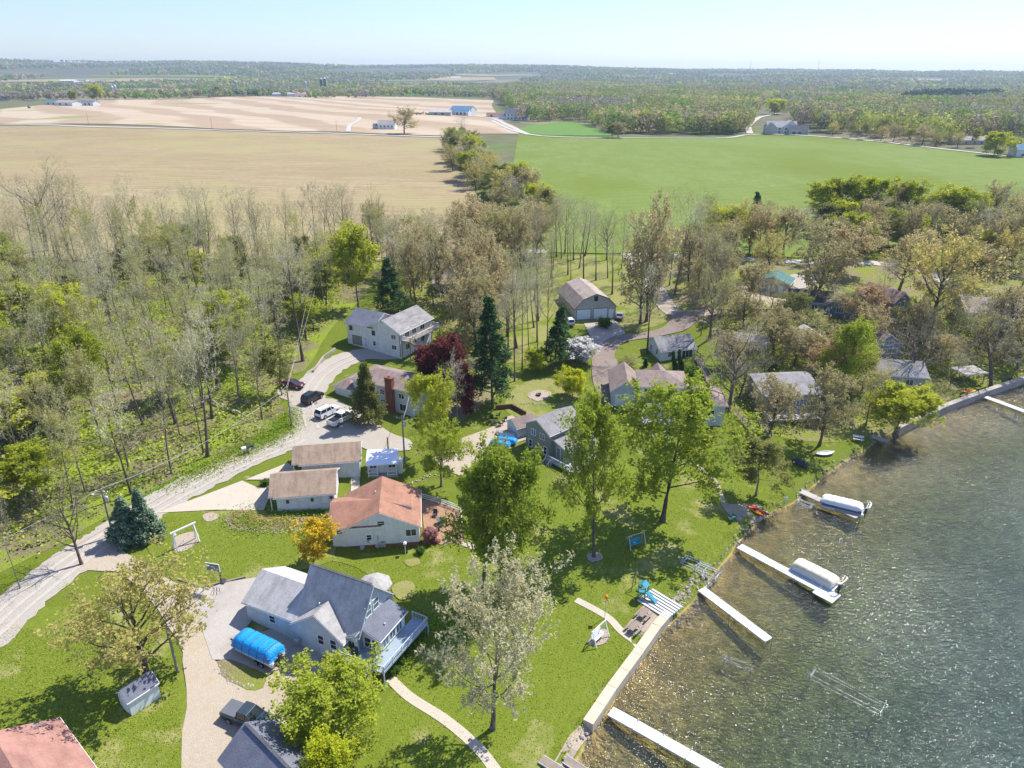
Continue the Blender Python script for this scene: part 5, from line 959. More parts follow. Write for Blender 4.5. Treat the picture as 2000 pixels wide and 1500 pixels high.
for i,(u,v,w_,rm,lb) in enumerate([(86,205,30,'green_metal_roof','long farm shed with a green roof at the photo edge'),(108,206,34,'barn_roof','tan roofed farm shed with an open front'),(160,206,22,'dark_grey_roof','dark roofed farm house under the green trees'),(115,160,60,'white_metal_roof','long white poultry shed far across the flat fields'),(150,159,40,'blue_metal_roof','blue roofed barn far across the flat fields'),(380,158,30,'white_metal_roof','white farm building under the far windmill trees'),(532,188,70,'pale_roof','wide pale dairy barn in the farm cluster'),(560,186,90,'white_metal_roof','longest white roofed dairy barn in the farm cluster'),(575,190,34,'rust_roof','small rusty roofed shed in the farm cluster'),(592,183,60,'white_metal_roof','white roofed barn behind the silos'),(852,152,60,'pale_roof','pale church like building on the far tan field'),(880,153,50,'white_metal_roof','white shed on the far tan field'),(1478,183,40,'white_metal_roof','domed white roofed hall beyond the forest'),(1520,184,30,'barn_roof','brown roofed house beyond the forest'),(1555,183,24,'white_metal_roof','white roofed house beyond the forest'),(1745,199,26,'white_metal_roof','white house in front of the dark pines'),(1300,146,70,'white_metal_roof','white factory roof near the horizon'),(1925,152,120,'white_metal_roof','long white roofed works close to the horizon')]):
    far('farm_building',lb,'farm building',(u,v),TR.uniform(-20,20),[('gable',0,w_,0,w_*.4+4,4.5,7,{'rm':rm,'over':.6})],[('f',0,w_*.3,.5,3,3,1),('f',0,w_*.65,.5,3,3,1)])
for u,v,hh,r_,lb in ((598,181,24,3.2,'pale concrete silo with a ladder beside the dairy barns'),(629,180,30,3.4,'tall dark blue silo, first of the pair at the dairy'),(636,180,31,3.4,'tall dark blue silo, second of the pair at the dairy'),(222,190,18,3,'grey silo behind the far trees'),(228,190,20,3,'dark capped silo behind the far trees'),(464,185,26,3,'tall silo rising from the dark evergreens')):
    x,y,z=P(u,v); s_=thing('silo',lb,'silo',(x,y,z)); MB().lathe([(r_,-1),(r_,hh)],16).obj('silo_wall',['navy_car' if 'blue' in lb else 'concrete'],s_,smooth=False); MB().lathe([(r_*1.03,hh),(r_*.8,hh+r_*.5),(r_*.3,hh+r_*.85),(.05,hh+r_)],16).obj('dome',['steel'],s_); MB().beam((r_+.2,0,0),(r_+.2,0,hh),.8,.4).obj('chute',['steel'],s_)
for u,v,lb in ((1464,142,'thin radio mast on the horizon over the forest'),(1597,141,'second thin radio mast on the horizon')):
    x,y,z=P(u,v); t=thing('radio_mast',lb,'mast',(x,y,z)); MB().beam((0,0,-2),(0,0,75),2.2).obj('lattice',['steel'],t); MB().beam((0,0,75),(0,0,90),.8).obj('aerial',['steel'],t)
# ---------------------------------------------------------------- vehicles
def ang2(a,b,z=None):
    A=P(*a) if z is None else P0(*a,z); Bq=P(*b) if z is None else P0(*b,z); return math.atan2(Bq[1]-A[1],Bq[0]-A[0])
def wheel(par,x,y,z,r,w_=.24):
    o=MB().tube([(x,y-w_/2,z),(x,y-w_/2+.03,z),(x,y+w_/2-.03,z),(x,y+w_/2,z)],[r*.93,r,r,r*.93],16).obj('wheel',['tyre'],par); s_=1 if y>0 else -1
    MB().tube([(x,y+s_*(w_/2-.01),z),(x,y+s_*(w_/2+.015),z)],r*.6,12).obj('rim',['silver'],o); return o
def car(name,label,cat_,pos,rz,kind,paint_,L=4.8,W=1.9,cover=False,group=None):
    x,y,z=pos; t=thing(name,label,cat_,(x,y,z),rz,group); h=L/2; k=L/4.8
    r=.37 if kind!='car' else .33; belt=1.08 if kind!='car' else .92; top=1.78 if kind!='car' else 1.45
    if kind=='suv': low=[(-h,.42),(-h+.03,.75),(-h+.02,belt),(-h+.1,belt+.02),(h-1.35,belt+.02),(h-.25,.98),(h-.02,.85),(h,.45),(h-.1,.3),(-h+.1,.3)]; cab=[(-h+.05,belt),(-h+.32,top-.08),(-h+.55,top),(h-2.35,top),(h-2.05,top-.06),(h-1.3,belt)]
    elif kind=='car': low=[(-h,.4),(-h+.03,.8),(-h+.2,belt),(h-1.3,belt),(h-.2,.78),(h,.6),(h-.05,.28),(-h+.1,.26)]; cab=[(-h+.55,belt),(-h+1.3,top-.02),(-h+1.6,top),(h-2.3,top),(h-2.0,top-.05),(h-1.15,belt)]
    else: low=[(-h,.5),(-h+.02,1.12),(-h+.08,1.18),(h-1.45,1.16),(h-.25,1.1),(h-.02,.95),(h,.5),(h-.1,.38),(-h+.1,.42)]; belt=1.14; top=1.9; cab=[(-h+2.0,belt),(-h+2.15,top-.05),(-h+2.35,top),(h-2.45,top),(h-2.2,top-.06),(h-1.45,belt)]
    W2=W/2
    body=MB().prism(low,-W2,W2,inset=lambda x_,z_:(.05 if z_>.9 else 0)+(.08 if abs(x_)>h-.06 else 0)).obj('body',[paint_],t,.06)
    ins=lambda x_,z_:.08+max(0,(z_-belt))*.26
    MB().prism([(a,b-.03) for a,b in cab],-W2+.03,W2-.03,inset=ins).obj('windows',['pane'],t,.03)
    zt_=[p for p in cab if p[1]>top-.1]; m=MB(); x0,x1=min(p[0] for p in zt_),max(p[0] for p in zt_); iy=.08+(top-belt)*.26-.05
    m.prism([(x0-.05,top-.09),(x0,top-.03),(x0+.2,top+.012),(x1-.2,top+.012),(x1,top-.03),(x1+.04,top-.09)],-W2+iy,W2-iy); ro=m.obj('roof',[paint_],t,.02)
    m=MB()
    for s_ in (-1,1):
        for (a,b) in ([(cab[0],cab[1]),(cab[-1],cab[-2])]): m.beam((a[0],s_*(W2-.10),a[1]),(b[0],s_*(W2-.09-(b[1]-belt)*.26),b[1]),.09,.07)
        for f in ((.42,.42),(.72,.72)) if kind=='suv' else ((.5,.5),): xx=cab[0][0]+(cab[-1][0]-cab[0][0])*f[0]; m.beam((xx,s_*(W2-.10),belt),(xx,s_*(W2-.09-(top-belt)*.26),top),.08,.06)
    m.obj('pillars',[paint_],t)
    for s_ in (-1,1):
        for xx in (-h+.95*k,h-.95*k): wheel(t,xx,s_*(W2-.1),r,r)
        MB().box(h-.12,h+.012,s_*(W2-.36)-.16,s_*(W2-.36)+.16,.68,.84).obj('headlight',['white_trim'],t); MB().box(-h-.012,-h+.1,s_*(W2-.2)-.1,s_*(W2-.2)+.1,.72,1.02).obj('tail_light',['red_lamp'],t)
        MB().box(h-1.75,h-1.6,s_*(W2+.1)-.09,s_*(W2+.1)+.09,belt-.02,belt+.14).obj('mirror',[paint_],t)
    MB().box(h-.08,h+.06,-W2+.12,W2-.12,.35,.55).obj('bumper',['dark_steel' if kind!='pickup' else 'silver'],t,.02); MB().box(-h-.08,-h+.06,-W2+.12,W2-.12,.4,.6).obj('bumper',['dark_steel' if kind!='pickup' else 'silver'],t,.02)
    if kind=='suv':
        for s_ in (-1,1): MB().beam((x0+.2,s_*.62,top+.06),(x1-.15,s_*.62,top+.06),.05).obj('roof_rail',['dark_steel'],ro)
    if kind=='pickup':
        if cover: MB().box(-h+.08,-h+1.98,-W2+.08,W2-.08,1.16,1.24).obj('bed_cover',['vinyl_grey'],t,.03)
        else: MB().box(-h+.12,-h+1.95,-W2+.16,W2-.16,1.181,1.19).obj('bed_liner',['tyre'],t); MB().box(-h+.05,-h+2.0,-W2+.02,-W2+.12,1.15,1.26).box(-h+.05,-h+2.0,W2-.12,W2-.02,1.15,1.26).obj('bed_rails',[paint_],t)
    return t
def on(u,v,dz=.12): x,y,z=P(u,v); return (x,y,z+dz)
car('pickup_truck','white pickup truck with an open bed parked beside the white suv','pickup truck',on(669,824,.13),R(58),'pickup','white_car',5.7,1.95)
car('suv','white suv parked next to the pickup truck at the gravel parking','suv',on(641,811,.13),R(56),'suv','white_car',4.8)
car('suv','dark blue black suv with roof rails stopped on the gravel lane','suv',on(611,783,.13),R(66),'suv','black_car',4.6)
car('suv','dark maroon car parked at the woods edge under bare branches','car',on(570,757,.13),R(-8),'car','maroon_car',4.8)
car('pickup_truck','black pickup truck with a grey bed cover beside the dark roofed garage','pickup truck',on(487,1412,.12),R(-21),'pickup','navy_car',5.5,1.95,True)
car('suv','small white car standing at the near corner of the gambrel barn','car',on(1112,634,.12),R(100),'suv','white_car',4.2,1.8)
car('suv','silver car tucked beside the right side of the gambrel barn','car',on(1210,622,.12),R(80),'car','silver',4.3,1.8)
car('suv','dark car parked by the hillside shed','car',on(1478,668,.12),R(30),'suv','navy_car',4.4,1.8)
# ---------------------------------------------------------------- boats
def hullshape(L,W,z0,z1,n=9,blunt=.15):
    m=MB(); v=[];f=[]; N=2*n
    for lvl,(z,k) in enumerate(((z0,.72),((z0+z1)/2,.92),(z1,1.0))):
        for i in range(N):
            t=2*math.pi*i/N; cx,sy=math.cos(t),math.sin(t); x=L/2*math.copysign(abs(cx)**.7,cx)*(k*.1+.9); y=W/2*math.copysign(abs(sy)**(.55),sy)*k*(1-.25*max(0,cx)**3)
            v.append((x,y,z))
    for l in range(2):
        for i in range(N): f.append((l*N+i,l*N+(i+1)%N,(l+1)*N+(i+1)%N,(l+1)*N+i))
    f.append(tuple(range(N-1,-1,-1))); f.append(tuple(range(2*N,3*N))); return m.add(v,f)
def coverh(m,L,W,z0,z1,seed,nx_=26,ny_=12):
    # a draped cover: rounded, sagging between its bows
    rr=random.Random(seed); v=[];f=[]
    for i in range(nx_+1):
        a=-1+2*i/nx_
        for j in range(ny_+1):
            b=-1+2*j/ny_; e=(1-abs(a)**6)**.5 if abs(a)<1 else 0; g_=max(0,1-abs(b)**3.2)**.55
            hh=e**.6*g_*(1-.08*math.sin(a*9)**2)+rr.uniform(-.012,.012); v.append((a*L/2,b*W/2*(.86+.14*e),z0+(z1-z0)*hh))
    for i in range(nx_):
        for j in range(ny_): q=i*(ny_+1)+j; f.append((q,q+ny_+1,q+ny_+2,q+1))
    b=len(v); return m.add(v,f)
def pontoon(label,pos,rz,cover,L=6.6,W=2.5,z=0,trailer=False,bimini=True):
    t=thing('pontoon_boat',label,'pontoon boat',(pos[0],pos[1],pos[2]),rz)
    for s_ in (-1,1): MB().tube([(-L/2,s_*.85,.32),(L/2-1.0,s_*.85,.32),(L/2-.35,s_*.85,.38),(L/2,s_*.85,.5)],[.31,.31,.24,.05],12).obj('pontoon_tube',['galvanised'],t,smooth=True)
    MB().box(-L/2+.1,L/2-.3,-W/2,W/2,.62,.72).obj('deck',['galvanised'],t)
    MB().box(-L/2+.35,L/2-.6,-W/2+.03,W/2-.03,.722,1.25).obj('side_panels',['vinyl_grey' if cover!='cream_cover' else 'pale_blue_siding'],t,.04)
    m=MB(); coverh(m,L-.5,W+.04,1.15,1.95,7); m.obj('canvas_cover',[cover],t,smooth=True)
    MB().box(-L/2-.35,-L/2,-.22,.22,.5,1.35).box(-L/2-.25,-L/2-.1,-.06,.06,-.3,.6).obj('outboard_motor',['dark_steel'],t,.06)
    if bimini: MB().tube([(-L/2+.6,-1.15,1.3),(-L/2-.1,-1.1,2.0),(-L/2-.35,0,2.15),(-L/2-.1,1.1,2.0),(-L/2+.6,1.15,1.3)],.05,6).tube([(-L/2-.1,-1.1,2.0),(-L/2-.5,-1.0,2.02),(-L/2-.7,0,2.2),(-L/2-.5,1.0,2.02),(-L/2-.1,1.1,2.0)],.11,6).obj('folded_canopy',['steel' if cover!='cream_cover' else 'cream_cover'],t)
    if trailer:
        q=MB(); [q.beam((-L/2+.3,s_*.6,.02),(L/2+.5,s_*.35,.02),.09,.12) for s_ in (-1,1)]; q.beam((L/2+.4,0,.02),(L/2+1.3,0,-.02),.1); o=q.obj('trailer_frame',['dark_steel'],t)
        for s_ in (-1,1):
            for xx in (-1.6,-.8): wheel(t,xx,s_*1.15,-.12,.3,.2)
    return t
def mid(a,b,z): p,q=P0(*a,z),P0(*b,z); return ((p[0]+q[0])/2,(p[1]+q[1])/2)
bx=P(505,1268,1.0); pontoon('covered pontoon boat under a bright blue tarp on a trailer beside the garage','' and 0 or (bx[0],bx[1],Z(bx[0],bx[1])+.55),R(152),'blue_tarp',6.2,2.5,trailer=True,bimini=False)
bt=bpy.data.objects['pontoon_boat']
q=MB(); coverh(q,5.9,2.72,.75,1.5,3); q.obj('tarp_skirt',['blue_tarp'],bt,smooth=True)
for xx in (-2.2,-1.1,0,1.1,2.2): MB().tube([(xx,-1.36,.6),(xx+.03,-1.25,1.35),(xx,-.8,1.93),(xx-.02,0,2.0),(xx,.8,1.93),(xx+.02,1.25,1.35),(xx,1.36,.6)],.03,5).obj('tarp_strap',['vinyl_grey'],bt)
a=P0(1612,980,1.3); pontoon('white covered pontoon boat moored at the grey wooden dock','' or (*P0(1645,983,1.2),0),R(152),'white_cover',6.4,2.4)
pontoon('cream covered pontoon boat moored beside the long white dock',(*P0(1592,1118,1.2),0),R(132),'cream_cover',6.4,2.4)
def lid(o): pass
# ---------------------------------------------------------------- docks
def dock(label,pts,wd,mat,z=.55,extra=None,steps=None):
    W=[P0(u,v,z) for u,v in pts]; x0,y0=W[0]; t=thing('dock',label,'dock',(x0,y0,0)); 
    for i in range(len(W)-1):
        a,b=W[i],W[i+1]; L=math.hypot(b[0]-a[0],b[1]-a[1]); n=max(1,round(L/3.0)); dx,dy=(b[0]-a[0])/L,(b[1]-a[1])/L
        for k in range(n):
            s0,s1=L*k/n+.02,L*(k+1)/n-.02; m=MB(); np_=max(4,int((s1-s0)/.3))
            for j in range(np_):
                c0,c1=s0+(s1-s0)*j/np_+.008,s0+(s1-s0)*(j+1)/np_-.008; m.beam((a[0]-x0+dx*c0,a[1]-y0+dy*c0,z),(a[0]-x0+dx*c1,a[1]-y0+dy*c1,z),wd,.05)
            for q in (-1,1): m.beam((a[0]-x0+dx*s0-dy*q*wd/2,a[1]-y0+dy*s0+dx*q*wd/2,z-.07),(a[0]-x0+dx*s1-dy*q*wd/2,a[1]-y0+dy*s1+dx*q*wd/2,z-.07),.06,.18)
            m.obj('deck_section',[mat],t)
            for q in (-1,1):
                px_,py_=a[0]-x0+dx*s1-dy*q*(wd/2+.06),a[1]-y0+dy*s1+dx*q*(wd/2+.06); MB().tube([(px_,py_,-2.6),(px_,py_,z+.22)],.035,6).obj('leg',['galvanised'],t)
    if extra: extra(t,x0,y0,W)
    return t
def platform(t,x0,y0,W):
    a,b=W[-2],W[-1]; L=math.hypot(b[0]-a[0],b[1]-a[1]); dx,dy=(b[0]-a[0])/L,(b[1]-a[1])/L; m=MB()
    for j in range(9): 
        c=(j+.5)*.3; m.beam((b[0]-x0+dx*(c-.14)-dy*-.3,b[1]-y0+dy*(c-.14)+dx*-.3+.0,.55),(b[0]-x0+dx*(c+.14)-dy*-.3,b[1]-y0+dy*(c+.14)+dx*-.3,.55),2.2,.06)
    m.obj('end_platform',['white_deck'],t)
    MB().tube([(b[0]-x0+dx*.4,b[1]-y0+dy*.4,.6),(b[0]-x0+dx*.4,b[1]-y0+dy*.4,1.3)],.04,6).obj('mooring_post',['white_trim'],t)
dock('grey wooden dock holding the white covered pontoon boat',[(1556,955),(1676,1010)],1.3,'grey_dock')
dock('long white dock with a square end platform next to the cream boat',[(1444,1066),(1597,1148)],1.3,'white_deck',extra=platform)
dock('plain white dock starting at the stone riprap',[(1370,1150),(1502,1250)],1.2,'white_deck')
dock('white dock running off the bottom edge from the concrete seawall',[(1192,1388),(1400,1505),(1560,1597)],1.25,'white_deck',.6)
dock('white dock at the far end of the seawall under the twin black trunks',[(1925,775),(2060,825)],1.3,'white_deck',.6)
dock('short weathered dock ramp lying at the bank of the deck house lawn',[(1672,840),(1735,862)],1.2,'grey_dock',.9)
# ---------------------------------------------------------------- boat lifts and pipes
def lift(label,c,rz,L=5,W=2.6,H=1.5,z=0,nm='boat_lift'):
    t=thing(nm,label,'boat lift',(c[0],c[1],z),rz)
    for s_ in (-1,1):
        MB().tube([(-L/2,s_*W/2,.08),(L/2,s_*W/2,.08)],.05,6).obj('rail',['galvanised'],t); MB().tube([(-L/2,s_*W/4,.14),(L/2,s_*W/4,.14)],.05,6).obj('bunk',['galvanised'],t)
        for x in (-L/2+.3,L/2-.3): MB().tube([(x,s_*W/2,-.5),(x,s_*W/2,H)],.05,6).obj('post',['galvanised'],t)
    MB().tube([(-L/2+.3,-W/2,.1),(-L/2+.3,W/2,.1)],.05,6).tube([(L/2-.3,-W/2,.1),(L/2-.3,W/2,.1)],.05,6).tube([(-L/2+.3,-W/2,H),(-L/2+.3,W/2,.3)],.03,6).obj('cross_brace',['galvanised'],t)
    m=MB()
    for k in range(8): a=k*.785; m.beam((-L/2+.3,-W/2-.12,H-.2),(-L/2+.3+.38*math.cos(a),-W/2-.12,H-.2+.38*math.sin(a)),.03)
    m.tube([(-L/2+.3+.38*math.cos(k*.524),-W/2-.12,H-.2+.38*math.sin(k*.524)) for k in range(13)],.025,5,caps=False); m.obj('winch_wheel',['steel'],t); return t
c=P0(1655,1345,0); lift('long empty boat lift frame half sunk in the lake',c,R(-42),8.0,2.0,.55,-.42)
c=P0(1443,1292,0); lift('small submerged lift frame between the docks',c,R(-30),3.6,1.0,.4,-.4)
c=P0(1385,985,0)
for (u,v,L,lb,r_) in ((1358,1104,3.6,'galvanised boat lift stored on the lawn, nearer the playset',-38),(1382,1118,3.4,'galvanised boat lift stored on the lawn, nearer the water',-38)):
    x,y,z=P(u,v); lift(lb,(x,y),R(r_),L,2.0,1.0,z+.1)
c=P(1560,985); lift('small empty lift frame in the shallows by the grey dock',P0(1572,985),R(-40),2.6,1.5,.7,0)
c=P(1385,1163); x,y,z=P(1378,1143); lift('low winch frame at the head of the plain white dock',(x,y),R(50),1.6,1.0,.8,z)
# stacked dock sections
x,y,z=P(1288,1182)
for i in range(7):
    a=R(-47); ox,oy=-math.sin(a)*0,0; k=(i-3)*.62; t=thing('dock_section','white aluminium dock section lying in the row beside the sand patio','dock section',(x+k*math.cos(R(43))*.8+0,y+k*math.sin(R(43))*.8,z+.15),a,'spare dock sections on the shore')
    MB().box(-2.3,2.3,-.13,.13,0,.16).obj('panel',['white_deck'],t,.01); MB().box(-2.3,2.3,.14,.16,-.02,.17).obj('edge_rail',['galvanised'],t)
x,y,z=P(1108,1490)
for i,(dx,dy,r_,L) in enumerate(((0,0,-38,4.2),(-1.2,-1.3,-36,3.5),(1.4,-2.4,-45,2.2))):
    t=thing('dock_section',('brown plank dock piece pulled up at the bottom shore','short brown plank piece beside the pulled up dock piece','white dock piece pulled up at the bottom shore')[i],'dock section',(x+dx,y+dy,Z(x+dx,y+dy)+.25),R(r_)); MB().box(-L/2,L/2,-.45,.45,0,.1).obj('planks',['white_deck' if i==2 else 'old_wood'],t); MB().box(-L/2,L/2,-.5,-.45,-.06,.12).box(-L/2,L/2,.45,.5,-.06,.12).obj('side_frame',['galvanised'],t)
# ---------------------------------------------------------------- seawalls and stones
def wall_line(name,label,pts,wd,h,mat,cat_='seawall',z0=-.9,px=True,lift_=0):
    W=[P0(u,v,.9) for u,v in pts] if px else pts; m=MB()
    for i in range(len(W)-1):
        a,b=W[i],W[i+1]; L=math.hypot(b[0]-a[0],b[1]-a[1]); n=max(1,int(L/2.4))
        for k in range(n):
            s0,s1=(k+.006)/n,(k+1-.006)/n; p=Vector((a[0]+(b[0]-a[0])*s0,a[1]+(b[1]-a[1])*s0,(z0+h)/2)); q=Vector((a[0]+(b[0]-a[0])*s1,a[1]+(b[1]-a[1])*s1,(z0+h)/2)); m.beam(p,q,wd,h-z0)
    o=m.obj(name,[mat],None,.02); return tag(o,label,cat_)
wall_line('concrete_seawall','concrete seawall walk along the lakeside lawn',[(1148,1415),(1195,1345),(1243,1280),(1250,1270),(1282,1225),(1306,1198)],1.15,1.25,'tan_concrete')
wall_line('stone_seawall','long pale stone seawall below the lakeside cabins',[(1752,838),(1800,815),(1850,793),(1920,767),(2000,740),(2080,712)],1.1,1.35,'stone')
for nm,lb,pts,h in (('retaining_wall','brown timber retaining wall above the stone yard',[(968,800),(1000,797),(1027,812)],1.0),('retaining_wall','long timber retaining wall beside the hillside shed lawn',[(1408,665),(1430,695),(1448,728)],.9),('retaining_wall','timber border of the basketball court',[(346,1132),(398,1148),(480,1128)],.35),('retaining_wall','low boulder wall beside the balcony house drive',[(612,728),(632,700),(655,684)],.7)):
    W=[P(*p) for p in pts]; m=MB()
    for i in range(len(W)-1):
        a,b=W[i],W[i+1]
        for k in range(3): m.beam((a[0],a[1],a[2]-.1+h*(k+.5)/3),(b[0],b[1],b[2]-.1+h*(k+.5)/3),.28,h/3-.02)
    tag(m.obj(nm,['stone' if 'boulder' in lb else 'brown_wood' if 'brown' in lb else 'old_wood'],None,.02),lb,'retaining wall')
def stones(name,lines_,n,spread,size,mat,seed,dz=0):
    rr=random.Random(seed); m=MB()
    base=[(0,0,1),(.9,0,.2),(.3,.85,.2),(-.75,.5,.2),(-.7,-.5,.25),(.3,-.85,.2),(0,0,-.8)]; F_=[(0,1,2),(0,2,3),(0,3,4),(0,4,5),(0,5,1),(6,2,1),(6,3,2),(6,4,3),(6,5,4),(6,1,5)]
    for pts in lines_:
        W=[P(*p)[:2] for p in pts]; Ls=[math.hypot(W[i+1][0]-W[i][0],W[i+1][1]-W[i][1]) for i in range(len(W)-1)]; T_=sum(Ls)
        for _ in range(int(n*T_)):
            s=rr.random()*T_; i=0
            while s>Ls[i] and i<len(Ls)-1: s-=Ls[i]; i+=1
            t=s/Ls[i]; x=W[i][0]+(W[i+1][0]-W[i][0])*t+rr.gauss(0,spread); y=W[i][1]+(W[i+1][1]-W[i][1])*t+rr.gauss(0,spread); k=size*rr.uniform(.5,1.5); a=rr.uniform(0,6.28); c,s_=math.cos(a),math.sin(a); sx,sy,sz=k*rr.uniform(.7,1.3),k,k*rr.uniform(.5,.9); z=max(Z(x,y),-.15)+dz
            m.add([(x+(p[0]*c*sx-p[1]*s_*sy),y+(p[0]*s_*sx+p[1]*c*sy),z+p[2]*sz) for p in base],F_)
    o=m.obj(name,[mat],None); o['kind']='stuff'; return o
stones('riprap',[[(1306,1200),(1345,1172),(1378,1142)]],34,.85,.17,'stone',1,.05)
stones('shore_stones',[[(1380,1142),(1432,1072),(1490,1012),(1560,975),(1605,935),(1690,876),(1745,845)],[(1112,1500),(1150,1438)]],9,.35,.16,'stone',2,.03)
stones('rock_edging',[[(440,1012),(455,1034),(520,1040),(600,1036)],[(425,1300),(450,1335),(500,1340)],[(790,950),(840,930),(880,935)],[(1150,1255),(1180,1255),(1190,1240)],[(965,800),(1000,790),(1100,790)],[(600,730),(640,700)],[(1320,905),(1370,910),(1400,950)]],7,.22,.13,'stone',3,.1)
stones('ring_stones',[[(1030,775),(1045,764),(1072,766),(1073,776),(1050,785),(1030,776)],[(345,1073),(372,1046),(388,1050),(380,1065),(350,1078)],[(1148,1094),(1168,1082),(1176,1092),(1155,1098),(1147,1092)]],9,.05,.13,'stone',4,.1)
x,y,z=P(1052,773); t=thing('fire_pit','round metal fire bowl in the stone ring on the garden lawn','fire pit',(x,y,z+.12)); MB().lathe([(.3,0),(.5,.3),(.55,.32),(.45,.28),(.2,.1)],14).obj('bowl',['dark_steel'],t); MB().lathe([(.32,-.02),(.32,.03)],10).obj('base',['dark_steel'],t)
# ---------------------------------------------------------------- garden and shore things
def at(u,v): return P(u,v)
x,y,z=at(365,1066); t=thing('garden_arbor','white angular bell frame standing in the oval stone ring','arbor',(x,y,z+.1),R(50)); 
for s_ in (-1.5,1.5): MB().beam((s_,-.5,0),(s_*.9,0,2.7),.14).beam((s_,.5,0),(s_*.9,0,2.7),.14).obj('leg',['white_trim'],t)
MB().beam((-1.7,0,2.7),(1.7,0,2.7),.18).obj('crossbeam',['white_trim'],t); MB().lathe([(.22,2.3),(.16,2.4),(.1,2.6)],10,(-1.2,0,0)).obj('bell',['white_trim'],t)
x,y,z=at(433,1140); t=thing('basketball_hoop','basketball hoop with a clear backboard at the court edge','basketball hoop',(x,y,z),R(168)); MB().beam((0,0,-.2),(0,0,2.9),.13).beam((0,0,2.8),(0,.9,3.1),.1).obj('pole',['dark_steel'],t)
o=MB().box(-.9,.9,.95,.99,2.7,3.8).obj('backboard',['sky_pane'],t); m=MB(); [m.beam(a,b,.07) for a,b in (((-.9,1,2.7),(.9,1,2.7)),((-.9,1,3.8),(.9,1,3.8)),((-.9,1,2.7),(-.9,1,3.8)),((.9,1,2.7),(.9,1,3.8)),((-.3,1,2.9),(.3,1,2.9)),((-.3,1,3.35),(.3,1,3.35)))]; m.obj('frame',['white_trim'],o)
MB().tube([(.23*math.cos(k*.524),1.25+.23*math.sin(k*.524),2.95) for k in range(13)],.02,6,caps=False).obj('rim',['orange_plastic'],t); MB().box(-.4,.4,-.7,.2,0,.25).obj('base',['dark_steel'],t,.03)
x,y,z=at(430,1146)
for i in range(3):
    t=thing('bicycle_rack','small black metal rack lying on the court by the hoop','rack',(x-.3+i*.35,y-1.1,Z(x,y-1.1)+.14),R(10+i*9),'black racks under the hoop'); MB().tube([(0,-.3,0),(0,-.3,.5),(0,.3,.5),(0,.3,0)],.03,6).obj('hoop_frame',['dark_steel'],t)
def swing(label,u,v,rz,fr,seat,dz=.1):
    x,y,z=at(u,v); t=thing('porch_swing',label,'swing',(x,y,z+dz),rz); m=MB()
    for s_ in (-1.25,1.25): MB().beam((s_,-.7,0),(s_,0,2.0),.09).beam((s_,.7,0),(s_,0,2.0),.09).obj('leg',[fr],t)
    MB().beam((-1.4,0,2.0),(1.4,0,2.0),.1).obj('top_bar',[fr],t); MB().box(-.9,.9,-.3,.25,.5,.58).obj('seat',[seat],t); MB().beam((0,.3,.55),(0,.42,1.1),1.8,.05).obj('backrest',[seat],t)
    MB().beam((-.9,0,.55),(-.9,0,2),.02).beam((.9,0,.55),(.9,0,2),.02).obj('chains',['steel'],t); return t
swing('metal framed swing with a blue grey seat in the shade of the broad maple',1241,1068,R(25),'steel','blue_plastic'); 
swing('white swing seat standing on the oval stone bed',1168,1250,R(48),'white_trim','white_trim')
x,y,z=at(1181,1208); t=thing('birdhouse_pole','tall thin pole with an orange birdhouse beside the lake path','birdhouse',(x,y,z)); MB().tube([(0,0,-.2),(0,0,3.1)],.035,6).obj('pole',['steel'],t); MB().prism([(-.2,3.1),(.2,3.1),(.2,3.4),(0,3.6),(-.2,3.4)],-.2,.2).obj('nest_box',['orange_plastic'],t)
x,y,z=at(792,1082); t=thing('birdhouse_pole','short white post with a feeder in the lawn by the red roofed house','bird feeder',(x,y,z)); MB().tube([(0,0,-.2),(0,0,1.6)],.04,6).obj('pole',['white_trim'],t); MB().prism([(-.2,1.6),(.2,1.6),(.2,1.8),(0,1.95),(-.2,1.8)],-.2,.2).obj('feeder',['white_trim'],t)
x,y,z=at(1255,1168); t=thing('playset','turquoise plastic climbing playset next to the stacked dock sections','playset',(x,y,z+.1),R(-35)); MB().box(-.5,.5,-.5,.5,.9,1.0).obj('platform',['blue_plastic'],t); MB().prism([(.5,1.0),(1.8,.1),(1.9,.15),(.55,1.15)],-.3,.3).obj('slide',['blue_plastic'],t)
MB().prism([(-.6,2.0),(0,2.4),(.6,2.0),(0,2.3)],-.55,.55).obj('canopy',['blue_plastic'],t)
for a,b in ((-.45,-.45),(.45,-.45),(-.45,.45),(.45,.45)): MB().box(a-.06,a+.06,b-.06,b+.06,0,2.0).obj('post',['green_plastic'],t)
x,y,z=at(1240,1150); t=thing('swing_frame','dark metal a-frame swing standing beside the turquoise playset','swing frame',(x,y,z),R(-30)); [MB().beam((s_,-.9,0),(s_,0,2.2),.07).beam((s_,.9,0),(s_,0,2.2),.07).obj('leg',['dark_steel'],t) for s_ in (-.2,1.6)]; MB().beam((-.2,0,2.2),(1.6,0,2.2),.07).obj('top_bar',['dark_steel'],t); MB().box(.4,.9,-.15,.15,.5,.55).beam((.42,0,.5),(.42,0,2.2),.02).beam((.88,0,.5),(.88,0,2.2),.02).obj('seat',['tyre'],t)
def table(label,u,v,rz,mat='old_wood',nm='picnic_table',dz=.1):
    x,y,z=at(u,v); t=thing(nm,label,'table',(x,y,z+dz),rz); MB().box(-.9,.9,-.38,.38,.7,.75).obj('tabletop',[mat],t)
    for s_ in (-1,1): MB().box(-.9,.9,s_*.7-.13,s_*.7+.13,.42,.46).obj('bench',[mat],t); MB().beam((s_*.6,-.6,0),(s_*.6,.3,.7),.08).beam((s_*.6,.6,0),(s_*.6,-.3,.7),.08).obj('leg',[mat],t)
